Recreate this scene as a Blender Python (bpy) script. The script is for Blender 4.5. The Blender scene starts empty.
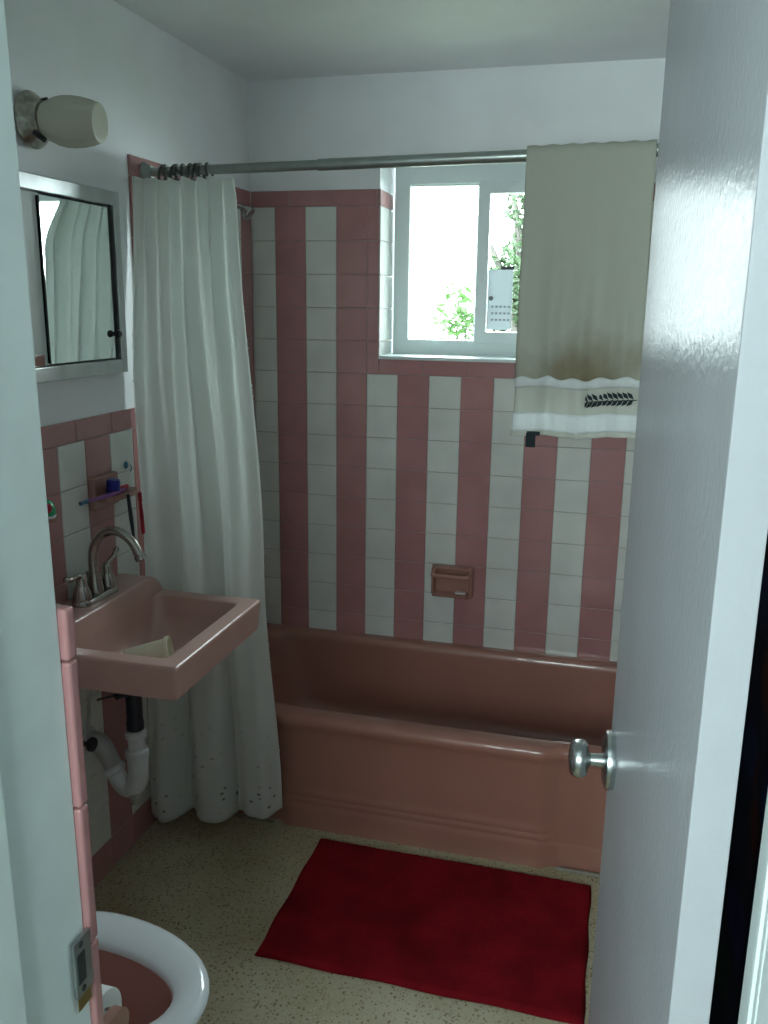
import bpy, bmesh, math, random
from mathutils import Vector, Matrix
random.seed(7)
PI = math.pi
sc = bpy.context.scene
COL = sc.collection

# ------------------------------------------------------------------ materials
def mat(name, col, rough=0.5, metal=0.0, var=0.0, vscale=6.0, bump=0.0, bscale=60.0, coat=0.0,
        trans=0.0, spec=0.5, bdist=0.002, detail=3.0):
    m = bpy.data.materials.new(name); m.use_nodes = True
    nt = m.node_tree; b = nt.nodes['Principled BSDF']
    b.inputs['Base Color'].default_value = (*col, 1)
    b.inputs['Roughness'].default_value = rough
    b.inputs['Metallic'].default_value = metal
    b.inputs['Coat Weight'].default_value = coat
    b.inputs['Specular IOR Level'].default_value = spec
    tc = nt.nodes.new('ShaderNodeTexCoord')
    if var > 0:
        n = nt.nodes.new('ShaderNodeTexNoise'); n.inputs['Scale'].default_value = vscale
        n.inputs['Detail'].default_value = detail
        nt.links.new(tc.outputs['Object'], n.inputs['Vector'])
        r = nt.nodes.new('ShaderNodeMapRange'); r.inputs['From Min'].default_value = .3; r.inputs['From Max'].default_value = .7
        r.inputs['To Min'].default_value = 1 - var; r.inputs['To Max'].default_value = 1 + var
        nt.links.new(n.outputs['Fac'], r.inputs['Value'])
        mx = nt.nodes.new('ShaderNodeVectorMath'); mx.operation = 'SCALE'
        mx.inputs[0].default_value = col
        nt.links.new(r.outputs[0], mx.inputs['Scale'])
        nt.links.new(mx.outputs[0], b.inputs['Base Color'])
    if bump > 0:
        n = nt.nodes.new('ShaderNodeTexNoise'); n.inputs['Scale'].default_value = bscale
        n.inputs['Detail'].default_value = 4
        nt.links.new(tc.outputs['Object'], n.inputs['Vector'])
        bp = nt.nodes.new('ShaderNodeBump'); bp.inputs['Strength'].default_value = bump
        bp.inputs['Distance'].default_value = bdist
        nt.links.new(n.outputs['Fac'], bp.inputs['Height'])
        nt.links.new(bp.outputs[0], b.inputs['Normal'])
    if trans > 0:
        out = nt.nodes['Material Output']
        t = nt.nodes.new('ShaderNodeBsdfTranslucent'); t.inputs[0].default_value = (*col, 1)
        ms = nt.nodes.new('ShaderNodeMixShader'); ms.inputs[0].default_value = trans
        nt.links.new(b.outputs[0], ms.inputs[1]); nt.links.new(t.outputs[0], ms.inputs[2])
        nt.links.new(ms.outputs[0], out.inputs[0])
    return m

M = {}
M['paint'] = mat('wall_paint', (.85, .88, .90), .55, var=.03, bump=.15, bscale=40, bdist=.003)
M['ceil'] = mat('ceiling_paint', (.78, .81, .82), .6, var=.03, bump=.1, bscale=30)
M['hallpaint'] = mat('hall_paint', (.6, .65, .65), .7)
M['trimw'] = mat('trim_gloss_paint', (.66, .74, .73), .35, var=.07, vscale=9, bump=.2, bscale=25, bdist=.002)
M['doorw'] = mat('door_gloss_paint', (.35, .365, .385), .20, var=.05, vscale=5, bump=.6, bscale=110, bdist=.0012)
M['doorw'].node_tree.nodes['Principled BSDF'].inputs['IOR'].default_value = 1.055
M['pinkt'] = mat('pink_tile', (.42, .205, .205), .16, var=.10, vscale=7, bump=.06, bscale=25, coat=.3)
M['whitet'] = mat('white_tile', (.67, .69, .66), .16, var=.08, vscale=7, bump=.06, bscale=25, coat=.3)
M['pinkm'] = mat('pink_edge_tile_worn', (.36, .175, .165), .5, var=.08, spec=.2)
M['grout'] = mat('grout', (.36, .30, .28), .8, var=.2, vscale=40)
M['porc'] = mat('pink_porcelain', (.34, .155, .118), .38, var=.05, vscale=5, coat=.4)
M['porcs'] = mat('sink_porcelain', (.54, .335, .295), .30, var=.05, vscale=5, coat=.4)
M['ceramic'] = mat('pink_ceramic', (.36, .18, .145), .2, var=.05, coat=.3)
M['whitep'] = mat('white_gloss_plastic', (.78, .82, .86), .15, coat=.3)
M['toiletpink'] = mat('toilet_pink', (.50, .25, .22), .12, coat=.4)
M['pvcw'] = mat('white_vinyl', (.66, .74, .74), .35)
M['chrome'] = mat('chrome', (.50, .54, .54), .27, metal=1, var=.08)
M['nickel'] = mat('brushed_nickel', (.36, .34, .32), .22, metal=1)
M['rust'] = mat('pitted_metal', (.46, .45, .40), .32, metal=1, var=.5, vscale=45, bump=.4, bscale=90)
M['mirror'] = mat('mirror_glass', (.80, .88, .85), .02, metal=1)
M['dark'] = mat('dark_gap', (.012, .022, .022), .5)
M['alum'] = mat('cabinet_aluminium', (.50, .52, .52), .3, metal=.9, var=.1, vscale=20)
M['black'] = mat('black_plastic', (.012, .016, .022), .4)
M['navyabs'] = mat('dark_blue_pipe', (.010, .018, .035), .35)
M['pipew'] = mat('white_pipe', (.62, .66, .68), .35, var=.08, vscale=20)
M['piper'] = mat('grey_pipe', (.42, .42, .42), .4, var=.12, vscale=20)
M['shade'] = mat('frosted_glass_shade', (.80, .80, .68), .22, var=.05, trans=.3)
M['cream'] = mat('cream_plastic', (.78, .73, .58), .3, trans=.15)
M['rod'] = mat('rod_metal', (.34, .38, .36), .35, metal=.8, var=.1, vscale=30)
M['ringm'] = mat('dark_ring_metal', (.10, .12, .11), .3, metal=.7)
M['wallrefl'] = mat('painted_wall_reflection', (.72, .78, .76), .5)  # pale reflection of the room wall, put into the colour
M['blue'] = mat('blue_plastic', (.01, .015, .22), .3)
M['red'] = mat('red_plastic', (.38, .01, .03), .3)
M['teal'] = mat('teal_plastic', (.03, .16, .24), .3)
M['purple'] = mat('purple_plastic', (.22, .06, .28), .3)
M['green'] = mat('green_glaze', (.02, .30, .12), .2)
M['paper'] = mat('paper', (.82, .85, .85), .9)
M['cloud'] = mat('leaf_sticker_grey', (.30, .33, .34), .6, trans=.4)
M['sticker'] = mat('sticker_sheet', (.60, .64, .66), .6, trans=.3)
M['bark'] = mat('bark', (.05, .045, .04), .9, var=.3, vscale=5)
M['leaf'] = mat('leaf_green', (.024, .048, .018), .6, var=.5, vscale=1.5, trans=.35)
M['leafl'] = mat('leaf_light_green', (.045, .10, .025), .6, var=.5, vscale=1.5, trans=.35)
M['grass'] = mat('grass_ground', (.10, .12, .08), .9, var=.3)
M['stucco'] = mat('house_stucco', (.5, .5, .5), .9)
M['roofm'] = mat('roof_shingle', (.25, .22, .22), .9, var=.2)
M['brass'] = mat('old_brass', (.35, .26, .10), .35, metal=1)
M['caulk'] = mat('caulk', (.24, .22, .18), .7, var=.2, vscale=50)
M['stainless'] = mat('steel_plate', (.35, .38, .38), .3, metal=.9, var=.15, vscale=40)
M['soap'] = mat('soap', (.62, .55, .56), .4)

# thin clear glazing
def glazing():
    m = bpy.data.materials.new('window_glass'); m.use_nodes = True; nt = m.node_tree; nt.nodes.clear()
    o = nt.nodes.new('ShaderNodeOutputMaterial'); t = nt.nodes.new('ShaderNodeBsdfTransparent'); g = nt.nodes.new('ShaderNodeBsdfGlossy')
    t.inputs[0].default_value = (.95, .98, .97, 1); g.inputs['Roughness'].default_value = .02
    fr = nt.nodes.new('ShaderNodeFresnel'); fr.inputs[0].default_value = 1.3
    x = nt.nodes.new('ShaderNodeMixShader')
    nt.links.new(fr.outputs[0], x.inputs[0]); nt.links.new(t.outputs[0], x.inputs[1]); nt.links.new(g.outputs[0], x.inputs[2]); nt.links.new(x.outputs[0], o.inputs[0])
    return m
M['glass'] = glazing()

# terrazzo
def terrazzo():
    m = bpy.data.materials.new('terrazzo'); m.use_nodes = True; nt = m.node_tree; b = nt.nodes['Principled BSDF']
    tc = nt.nodes.new('ShaderNodeTexCoord')
    big = nt.nodes.new('ShaderNodeTexNoise'); big.inputs['Scale'].default_value = 4; big.inputs['Detail'].default_value = 4
    nt.links.new(tc.outputs['Object'], big.inputs['Vector'])
    base = nt.nodes.new('ShaderNodeValToRGB')
    base.color_ramp.elements[0].position = .35; base.color_ramp.elements[0].color = (.36, .305, .185, 1)
    base.color_ramp.elements[1].position = .65; base.color_ramp.elements[1].color = (.47, .435, .30, 1)
    nt.links.new(big.outputs['Fac'], base.inputs[0])
    cur = base.outputs[0]
    for scale, lo, hi, cA in ((110, .0, .34, (.24, .19, .115)), (140, .0, .30, (.44, .43, .33)), (75, .0, .26, (.19, .125, .06)), (200, 0, .34, (.26, .23, .15))):
        v = nt.nodes.new('ShaderNodeTexVoronoi'); v.inputs['Scale'].default_value = scale
        nt.links.new(tc.outputs['Object'], v.inputs['Vector'])
        r = nt.nodes.new('ShaderNodeMapRange'); r.inputs['From Min'].default_value = hi * .8; r.inputs['From Max'].default_value = hi
        r.inputs['To Min'].default_value = 1; r.inputs['To Max'].default_value = 0
        nt.links.new(v.outputs['Distance'], r.inputs['Value'])
        # only a part of the cells carry a chip
        sep = nt.nodes.new('ShaderNodeSeparateColor'); nt.links.new(v.outputs['Color'], sep.inputs[0])
        gt = nt.nodes.new('ShaderNodeMath'); gt.operation = 'GREATER_THAN'; gt.inputs[1].default_value = .45
        nt.links.new(sep.outputs[0], gt.inputs[0])
        mu = nt.nodes.new('ShaderNodeMath'); mu.operation = 'MULTIPLY'
        nt.links.new(r.outputs[0], mu.inputs[0]); nt.links.new(gt.outputs[0], mu.inputs[1])
        mx = nt.nodes.new('ShaderNodeMix'); mx.data_type = 'RGBA'
        nt.links.new(mu.outputs[0], mx.inputs['Factor']); nt.links.new(cur, mx.inputs['A']); mx.inputs['B'].default_value = (*cA, 1)
        cur = mx.outputs['Result']
    nt.links.new(cur, b.inputs['Base Color']); b.inputs['Roughness'].default_value = .42
    return m
M['terrazzo'] = terrazzo()

# curtain cloth: white, small woven tufts, mildew specks low down
def curtain_mat():
    m = mat('curtain_cloth', (.86, .89, .87), .75, trans=.50)
    nt = m.node_tree; b = nt.nodes['Principled BSDF']; tc = nt.nodes.new('ShaderNodeTexCoord')
    tr = [n for n in nt.nodes if n.type == 'BSDF_TRANSLUCENT'][0]
    mp = nt.nodes.new('ShaderNodeMapping'); mp.inputs['Scale'].default_value = (1, .35, 1.6)
    nt.links.new(tc.outputs['Object'], mp.inputs['Vector'])
    v = nt.nodes.new('ShaderNodeTexVoronoi'); v.inputs['Scale'].default_value = 26; nt.links.new(mp.outputs[0], v.inputs['Vector'])
    r = nt.nodes.new('ShaderNodeMapRange'); r.inputs['From Min'].default_value = .1; r.inputs['From Max'].default_value = .2; r.inputs['To Min'].default_value = 1; r.inputs['To Max'].default_value = 0
    nt.links.new(v.outputs['Distance'], r.inputs['Value'])
    fn = nt.nodes.new('ShaderNodeTexNoise'); fn.inputs['Scale'].default_value = 220; nt.links.new(tc.outputs['Object'], fn.inputs['Vector'])
    ad = nt.nodes.new('ShaderNodeMath'); ad.operation = 'MULTIPLY_ADD'; nt.links.new(fn.outputs[0], ad.inputs[0]); ad.inputs[1].default_value = .35; nt.links.new(r.outputs[0], ad.inputs[2])
    bp = nt.nodes.new('ShaderNodeBump'); bp.inputs['Strength'].default_value = .5; bp.inputs['Distance'].default_value = .003
    nt.links.new(ad.outputs[0], bp.inputs['Height']); nt.links.new(bp.outputs[0], b.inputs['Normal'])
    # specks
    s = nt.nodes.new('ShaderNodeTexVoronoi'); s.inputs['Scale'].default_value = 38
    mp2 = nt.nodes.new('ShaderNodeMapping'); mp2.inputs['Scale'].default_value = (1, 1, 1.5); nt.links.new(tc.outputs['Object'], mp2.inputs['Vector']); nt.links.new(mp2.outputs[0], s.inputs['Vector'])
    sr = nt.nodes.new('ShaderNodeMapRange'); sr.inputs['From Min'].default_value = .16; sr.inputs['From Max'].default_value = .28; sr.inputs['To Min'].default_value = 1; sr.inputs['To Max'].default_value = 0
    nt.links.new(s.outputs['Distance'], sr.inputs['Value'])
    sp = nt.nodes.new('ShaderNodeSeparateColor'); nt.links.new(s.outputs['Color'], sp.inputs[0])
    g = nt.nodes.new('ShaderNodeMath'); g.operation = 'GREATER_THAN'; g.inputs[1].default_value = .72; nt.links.new(sp.outputs[0], g.inputs[0])
    xyz = nt.nodes.new('ShaderNodeSeparateXYZ'); nt.links.new(tc.outputs['Object'], xyz.inputs[0])
    zr = nt.nodes.new('ShaderNodeMapRange'); zr.inputs['From Min'].default_value = .12; zr.inputs['From Max'].default_value = .42; zr.inputs['To Min'].default_value = .85; zr.inputs['To Max'].default_value = 0
    nt.links.new(xyz.outputs[2], zr.inputs['Value'])
    a = nt.nodes.new('ShaderNodeMath'); a.operation = 'MULTIPLY'; nt.links.new(sr.outputs[0], a.inputs[0]); nt.links.new(g.outputs[0], a.inputs[1])
    a2 = nt.nodes.new('ShaderNodeMath'); a2.operation = 'MULTIPLY'; nt.links.new(a.outputs[0], a2.inputs[0]); nt.links.new(zr.outputs[0], a2.inputs[1])
    mx = nt.nodes.new('ShaderNodeMix'); mx.data_type = 'RGBA'; mx.inputs['A'].default_value = (.86, .89, .87, 1); mx.inputs['B'].default_value = (.13, .14, .14, 1)
    nt.links.new(a2.outputs[0], mx.inputs['Factor'])
    nt.links.new(mx.outputs['Result'], b.inputs['Base Color']); nt.links.new(mx.outputs['Result'], tr.inputs[0])
    return m
M['curtain'] = curtain_mat()

def towel_mat():
    m = mat('towel_terry', (.46, .49, .42), .95, trans=.25, bump=.6, bscale=350, bdist=.003, spec=.1)
    nt = m.node_tree; b = nt.nodes['Principled BSDF']; tc = [n for n in nt.nodes if n.type == 'TEX_COORD'][0]
    tr = [n for n in nt.nodes if n.type == 'BSDF_TRANSLUCENT'][0]
    n = nt.nodes.new('ShaderNodeTexNoise'); n.inputs['Scale'].default_value = 7; n.inputs['Detail'].default_value = 5
    nt.links.new(tc.outputs['Object'], n.inputs['Vector'])
    # brown stain around a point low on the towel (object space = world)
    vm = nt.nodes.new('ShaderNodeVectorMath'); vm.operation = 'SUBTRACT'; vm.inputs[1].default_value = (1.17, -.73, 1.345); nt.links.new(tc.outputs['Object'], vm.inputs[0])
    sc_ = nt.nodes.new('ShaderNodeVectorMath'); sc_.operation = 'MULTIPLY'; sc_.inputs[1].default_value = (6.5, 0, 10); nt.links.new(vm.outputs[0], sc_.inputs[0])
    ln = nt.nodes.new('ShaderNodeVectorMath'); ln.operation = 'LENGTH'; nt.links.new(sc_.outputs[0], ln.inputs[0])
    ad = nt.nodes.new('ShaderNodeMath'); ad.operation = 'MULTIPLY_ADD'; nt.links.new(n.outputs[0], ad.inputs[0]); ad.inputs[1].default_value = 3.2; nt.links.new(ln.outputs['Value'], ad.inputs[2])
    r = nt.nodes.new('ShaderNodeMapRange'); r.inputs['From Min'].default_value = 1.5; r.inputs['From Max'].default_value = 3.1; r.inputs['To Min'].default_value = 1.0; r.inputs['To Max'].default_value = 0
    nt.links.new(ad.outputs[0], r.inputs['Value'])
    mx = nt.nodes.new('ShaderNodeMix'); mx.data_type = 'RGBA'; mx.inputs['A'].default_value = (.50, .515, .44, 1); mx.inputs['B'].default_value = (.24, .20, .12, 1)
    nt.links.new(r.outputs[0], mx.inputs['Factor']); nt.links.new(mx.outputs['Result'], b.inputs['Base Color']); nt.links.new(mx.outputs['Result'], tr.inputs[0])
    return m
M['towel'] = towel_mat()
M['towelband'] = mat('towel_flat_band', (.62, .64, .58), .9, trans=.3, var=.04, bump=.3, bscale=200)
M['towelwhite'] = mat('towel_white_terry', (.82, .86, .86), .95, trans=.35, bump=.7, bscale=350, bdist=.003)
M['rug'] = mat('red_pile', (.24, .007, .014), .95, var=.28, vscale=9, bump=1, bscale=420, bdist=.006, spec=.1)
M['thread'] = mat('dark_thread', (.012, .022, .025), .9)

def floral():
    m = mat('dark_floral_cloth', (.01, .012, .04), .95, spec=.1)
    nt = m.node_tree; b = nt.nodes['Principled BSDF']; tc = nt.nodes.new('ShaderNodeTexCoord')
    v = nt.nodes.new('ShaderNodeTexVoronoi'); v.inputs['Scale'].default_value = 9; nt.links.new(tc.outputs['Object'], v.inputs['Vector'])
    rp = nt.nodes.new('ShaderNodeValToRGB'); sp = nt.nodes.new('ShaderNodeSeparateColor'); nt.links.new(v.outputs['Color'], sp.inputs[0]); nt.links.new(sp.outputs[0], rp.inputs[0])
    rp.color_ramp.interpolation = 'CONSTANT'; e = rp.color_ramp.elements; e[0].color = (.012, .016, .06, 1); e[1].position = .55; e[1].color = (.05, .004, .006, 1)
    q = e.new(.72); q.color = (.005, .02, .01, 1); q = e.new(.90); q.color = (.06, .012, .008, 1)
    r = nt.nodes.new('ShaderNodeMapRange'); r.inputs['From Min'].default_value = .25; r.inputs['From Max'].default_value = .45; nt.links.new(v.outputs['Distance'], r.inputs['Value'])
    mx = nt.nodes.new('ShaderNodeMix'); mx.data_type = 'RGBA'; nt.links.new(r.outputs[0], mx.inputs['Factor']); nt.links.new(rp.outputs[0], mx.inputs['A']); mx.inputs['B'].default_value = (.004, .006, .018, 1)
    nt.links.new(mx.outputs['Result'], b.inputs['Base Color'])
    return m
M['floral'] = floral()

# ------------------------------------------------------------------ builders
class MB:
    """collects shapes into one mesh"""
    def __init__(s): s.v = []; s.f = []; s.m = []
    def add(s, vs, fs, mi=0):
        o = len(s.v); s.v += [tuple(x) for x in vs]; s.f += [tuple(i + o for i in f) for f in fs]; s.m += [mi] * len(fs); return s
    def bm(s, b, mi=0):
        b.verts.ensure_lookup_table(); b.verts.index_update()
        s.add([v.co.copy() for v in b.verts], [[v.index for v in f.verts] for f in b.faces], mi); b.free(); return s
    def box(s, x0, x1, y0, y1, z0, z1, bev=0, seg=2, mi=0, M4=None):
        b = bmesh.new(); bmesh.ops.create_cube(b, size=1)
        for v in b.verts: v.co = Vector(((x0 + x1) / 2 + v.co.x * (x1 - x0), (y0 + y1) / 2 + v.co.y * (y1 - y0), (z0 + z1) / 2 + v.co.z * (z1 - z0)))
        if bev: bmesh.ops.bevel(b, geom=list(b.edges), offset=bev, segments=seg, affect='EDGES', profile=.6)
        if M4: b.transform(M4)
        return s.bm(b, mi)
    def lathe(s, prof, org, axis=(0, 0, 1), n=28, mi=0, cap=True):
        """prof: (radius, height) along axis"""
        ax = Vector(axis).normalized(); t = Vector((0, 0, 1)) if abs(ax.z) < .9 else Vector((1, 0, 0)); a = ax.cross(t).normalized(); b = ax.cross(a); org = Vector(org)
        vs = []; fs = []
        for r, h in prof:
            for i in range(n):
                th = 2 * PI * i / n; vs.append(org + ax * h + (a * math.cos(th) + b * math.sin(th)) * max(r, 1e-5))
        for j in range(len(prof) - 1):
            for i in range(n):
                k = (i + 1) % n; fs.append((j * n + i, j * n + k, (j + 1) * n + k, (j + 1) * n + i))
        if cap:
            fs.append(tuple(range(n))[::-1]); fs.append(tuple((len(prof) - 1) * n + i for i in range(n)))
        return s.add(vs, fs, mi)
    def tube(s, pts, r, n=14, mi=0, smooth=0, cap=True):
        pts = [Vector(p) for p in pts]
        rs = r if isinstance(r, (list, tuple)) else [r] * len(pts)
        if smooth:
            q = []; qr = []
            for i in range(len(pts) - 1):
                p0 = pts[max(i - 1, 0)]; p1 = pts[i]; p2 = pts[i + 1]; p3 = pts[min(i + 2, len(pts) - 1)]
                for k in range(smooth):
                    t = k / smooth
                    q.append(.5 * ((2 * p1) + (p2 - p0) * t + (2 * p0 - 5 * p1 + 4 * p2 - p3) * t * t + (3 * p1 - p0 - 3 * p2 + p3) * t ** 3)); qr.append(rs[i] * (1 - t) + rs[i + 1] * t)
            q.append(pts[-1]); qr.append(rs[-1]); pts, rs = q, qr
        vs = []; fs = []; prev = None
        for i, p in enumerate(pts):
            d = (pts[min(i + 1, len(pts) - 1)] - pts[max(i - 1, 0)]).normalized()
            if prev is None:
                t = Vector((0, 0, 1)) if abs(d.z) < .9 else Vector((1, 0, 0)); a = d.cross(t).normalized()
            else: a = (prev - d * prev.dot(d)).normalized()
            prev = a; b = d.cross(a)
            for k in range(n):
                th = 2 * PI * k / n; vs.append(p + (a * math.cos(th) + b * math.sin(th)) * rs[i])
        for j in range(len(pts) - 1):
            for i in range(n):
                k = (i + 1) % n; fs.append((j * n + i, j * n + k, (j + 1) * n + k, (j + 1) * n + i))
        if cap: fs.append(tuple(range(n))[::-1]); fs.append(tuple((len(pts) - 1) * n + i for i in range(n)))
        return s.add(vs, fs, mi)
    def loft(s, rings, mi=0, cap0=False, cap1=False):
        n = len(rings[0]); vs = [p for r in rings for p in r]; fs = []
        for j in range(len(rings) - 1):
            for i in range(n):
                k = (i + 1) % n; fs.append((j * n + i, j * n + k, (j + 1) * n + k, (j + 1) * n + i))
        if cap0: fs.append(tuple(range(n))[::-1])
        if cap1: fs.append(tuple((len(rings) - 1) * n + i for i in range(n)))
        return s.add(vs, fs, mi)
    def prism(s, poly, h0, h1, axis='z', mi=0):
        """poly in the two other axes"""
        def P(a, b, h): return {'z': (a, b, h), 'y': (a, h, b), 'x': (h, a, b)}[axis]
        n = len(poly); vs = [P(a, b, h0) for a, b in poly] + [P(a, b, h1) for a, b in poly]
        fs = [tuple(range(n))[::-1], tuple(range(n, 2 * n))] + [(i, (i + 1) % n, n + (i + 1) % n, n + i) for i in range(n)]
        return s.add(vs, fs, mi)
    def grid(s, fn, nu, nv, mi=0):
        vs = [fn(i / nu, j / nv) for j in range(nv + 1) for i in range(nu + 1)]
        fs = [(j * (nu + 1) + i, j * (nu + 1) + i + 1, (j + 1) * (nu + 1) + i + 1, (j + 1) * (nu + 1) + i) for j in range(nv) for i in range(nu)]
        return s.add(vs, fs, mi)
    def build(s, name, mats, parent=None, sharp=38, smooth=True, recalc=True):
        me = bpy.data.meshes.new(name)
        root = parent
        while root is not None and root.parent is not None: root = root.parent
        off = Vector(root.location) if root is not None else Vector((0, 0, 0))
        me.from_pydata([tuple(Vector(v) - off) for v in s.v], [], s.f)
        mats = mats if isinstance(mats, list) else [mats]
        for m in mats: me.materials.append(M[m] if isinstance(m, str) else m)
        me.polygons.foreach_set('material_index', s.m)
        b = bmesh.new(); b.from_mesh(me); bmesh.ops.remove_doubles(b, verts=b.verts, dist=1e-6)
        if recalc: bmesh.ops.recalc_face_normals(b, faces=b.faces)
        for f in b.faces: f.smooth = smooth
        if smooth:
            for e in b.edges:
                if len(e.link_faces) == 2 and e.calc_face_angle(0) > math.radians(sharp): e.smooth = False
        b.to_mesh(me); b.free()
        o = bpy.data.objects.new(name, me); COL.objects.link(o)
        if parent is not None: o.parent = parent
        if smooth and sharp < 100:
            wn = o.modifiers.new('weighted_normals', 'WEIGHTED_NORMAL'); wn.keep_sharp = True
        return o

def tag(o, label=None, cat=None, group=None, kind=None):
    if label: o['label'] = label
    if cat: o['category'] = cat
    if group: o['group'] = group
    if kind: o['kind'] = kind
    return o
def thing(name, loc, label, cat, group=None):
    o = bpy.data.objects.new(name, None); COL.objects.link(o); o.location = loc; o.empty_display_size = .05
    return tag(o, label, cat, group)
def rrect(x0, x1, y0, y1, r, z, n=8, sub=1):
    """rounded rectangle ring, same vertex count for same n, sub"""
    c = [(x1 - r, y1 - r, 0), (x0 + r, y1 - r, 90), (x0 + r, y0 + r, 180), (x1 - r, y0 + r, 270)]; out = []
    for k, (cx, cy, a0) in enumerate(c):
        pts = [(cx + r * math.cos(math.radians(a0 + 90 * i / n)), cy + r * math.sin(math.radians(a0 + 90 * i / n))) for i in range(n + 1)]
        out += pts
        nx = c[(k + 1) % 4]; e = (nx[0] + r * math.cos(math.radians(nx[2])), nx[1] + r * math.sin(math.radians(nx[2])))
        for j in range(1, sub): t = j / sub; out.append((pts[-1][0] * (1 - t) + e[0] * t, pts[-1][1] * (1 - t) + e[1] * t))
    return [Vector((x, y, z(x, y) if callable(z) else z)) for x, y in out]

# ------------------------------------------------------------------ key dimensions
p = .1095                       # tile pitch
A0 = .0854                      # first full column on the back wall
ZR = 1.8355                     # top of the tub surround's full tiles
ZC = 2.233                      # ceiling
ZW = 1.1895                     # top of the wainscot's full tiles
CAP = .0535
W = 1.52                        # room width
YF = -2.230                     # inner plaster face of front wall
YE = -.772                      # where the tub surround starts on side walls
WX0, WX1, WZ0, WZ1 = .457, 1.10, 1.343, 1.985   # window opening
JL, JR = .765, 1.381            # door opening

# ------------------------------------------------------------------ shell
def struct(name, mb, m, parent=None, **k):
    o = mb.build(name, m, parent, **k)
    if parent is None: o['kind'] = 'structure'
    return o
T = .14
struct('floor', MB().box(-1.4, 2.8, -3.8, .2, -.1, 0), 'terrazzo', smooth=False)
struct('ceiling', MB().box(-1.4, 2.8, -3.8, .35, ZC, ZC + .1), 'ceil', smooth=False)
CY0, CY1, CZ0, CZ1 = -1.450, -.866, 1.343, 1.782; fw = .034      # medicine cabinet, let into the left wall
mb = MB(); ry0, ry1, rz0, rz1 = CY0 + .012, CY1 - .012, CZ0 + .012, CZ1 - .012
mb.box(-T, -.007, YF, ry0, 0, ZC); mb.box(-T, -.007, ry1, .007, 0, ZC); mb.box(-T, -.007, ry0, ry1, 0, rz0); mb.box(-T, -.007, ry0, ry1, rz1, ZC)
wl = struct('wall_left', mb, 'paint', smooth=False)
wr = struct('wall_right', MB().box(W + .007, W + T, YF, .007, 0, ZC), 'paint', smooth=False)
mb = MB()
D = .24
mb.box(-T, WX0 - .005, .007, D, 0, ZC); mb.box(WX1 + .005, W + T, .007, D, 0, ZC); mb.box(WX0 - .005, WX1 + .005, .007, D, 0, WZ0); mb.box(WX0 - .005, WX1 + .005, .007, D, WZ1, ZC)
wb = struct('wall_back', mb, 'paint', smooth=False)
mb = MB(); mb.box(-1.4, JL - .02, YF - .125, YF, 0, ZC); mb.box(JR + .02, 2.8, YF - .125, YF, 0, ZC); mb.box(JL - .02, JR + .02, YF - .125, YF, 2.06, ZC)
wf = struct('wall_front', mb, 'paint', smooth=False)
# hall behind the camera: unseen window added to light the jambs and door edge
mb = MB(); HX0, HX1, HZ0, HZ1 = .2, 1.3, 1.15, 1.9
mb.box(-1.4, HX0, -3.8, -3.7, 0, ZC); mb.box(HX1, 2.8, -3.8, -3.7, 0, ZC); mb.box(HX0, HX1, -3.8, -3.7, 0, HZ0); mb.box(HX0, HX1, -3.8, -3.7, HZ1, ZC)
struct('wall_hall', mb, 'hallpaint', smooth=False)
struct('wall_hall_left', MB().box(-1.5, -1.4, -3.8, YF, 0, ZC), 'hallpaint', smooth=False)
struct('wall_hall_right', MB().box(2.8, 2.9, -3.8, YF, 0, ZC), 'hallpaint', smooth=False)
mb = MB()
for a, b_, c, d in ((HX0, HX1, HZ0, HZ0 + .05), (HX0, HX1, HZ1 - .05, HZ1), (HX0, HX0 + .05, HZ0, HZ1), (HX1 - .05, HX1, HZ0, HZ1), (.72, .78, HZ0, HZ1)): mb.box(a, b_, -3.78, -3.72, c, d, .004)
w2 = struct('added_hall_window', mb, 'pvcw')  # out of view, added and sized for the light it gives
MB().box(HX0 + .04, HX1 - .04, -3.752, -3.748, HZ0 + .04, HZ1 - .04).build('pane', 'glass', w2)

# ------------------------------------------------------------------ tile work
def tiles(name, parent, O, U, V, rects, bounds, th=.008):
    """O origin, U/V unit directions in the wall; rects (u0,u1,v0,v1,mat 0 white / 1 pink); bounds = grout backing rectangles"""
    O = Vector(O); U = Vector(U); V = Vector(V); N = U.cross(V)
    mb = MB(); g = .0009; be = .0018
    for (u0, u1, v0, v1, k) in rects:
        if u1 - u0 < .006 or v1 - v0 < .006: continue
        a, b_, c, d = u0 + g, u1 - g, v0 + g, v1 - g
        tx = random.uniform(-.0004, .0004); ty = random.uniform(-.0004, .0004)
        vs = [O + U * x + V * y for x, y in ((a, c), (b_, c), (b_, d), (a, d))]
        h = [th - tx - ty, th + tx - ty, th + tx + ty, th - tx + ty]
        mid = [vs[i] + N * (h[i] - .0015) for i in range(4)]
        top = [O + U * x + V * y + N * hh for (x, y), hh in zip(((a + be, c + be), (b_ - be, c + be), (b_ - be, d - be), (a + be, d - be)), h)]
        base = [q for q in vs]
        allv = base + mid + top
        fs = [(8, 9, 10, 11)] + [(i, (i + 1) % 4, 4 + (i + 1) % 4, 4 + i) for i in range(4)] + [(4 + i, 4 + (i + 1) % 4, 8 + (i + 1) % 4, 8 + i) for i in range(4)]
        mb.add(allv, fs, k)
    for (u0, u1, v0, v1) in bounds:
        q = th - .0022
        vs = [O + U * x + V * y + N * hh for hh in (0, q) for x, y in ((u0, v0), (u1, v0), (u1, v1), (u0, v1))]
        mb.add(vs, [(4, 5, 6, 7)] + [(i, (i + 1) % 4, 4 + (i + 1) % 4, 4 + i) for i in range(4)], 2)
    return mb.build(name, ['whitet', 'pinkt', 'grout', 'pinkm'], parent, smooth=False, recalc=False)
TB = .335   # tile bottom above tub at back
rects = []
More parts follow.
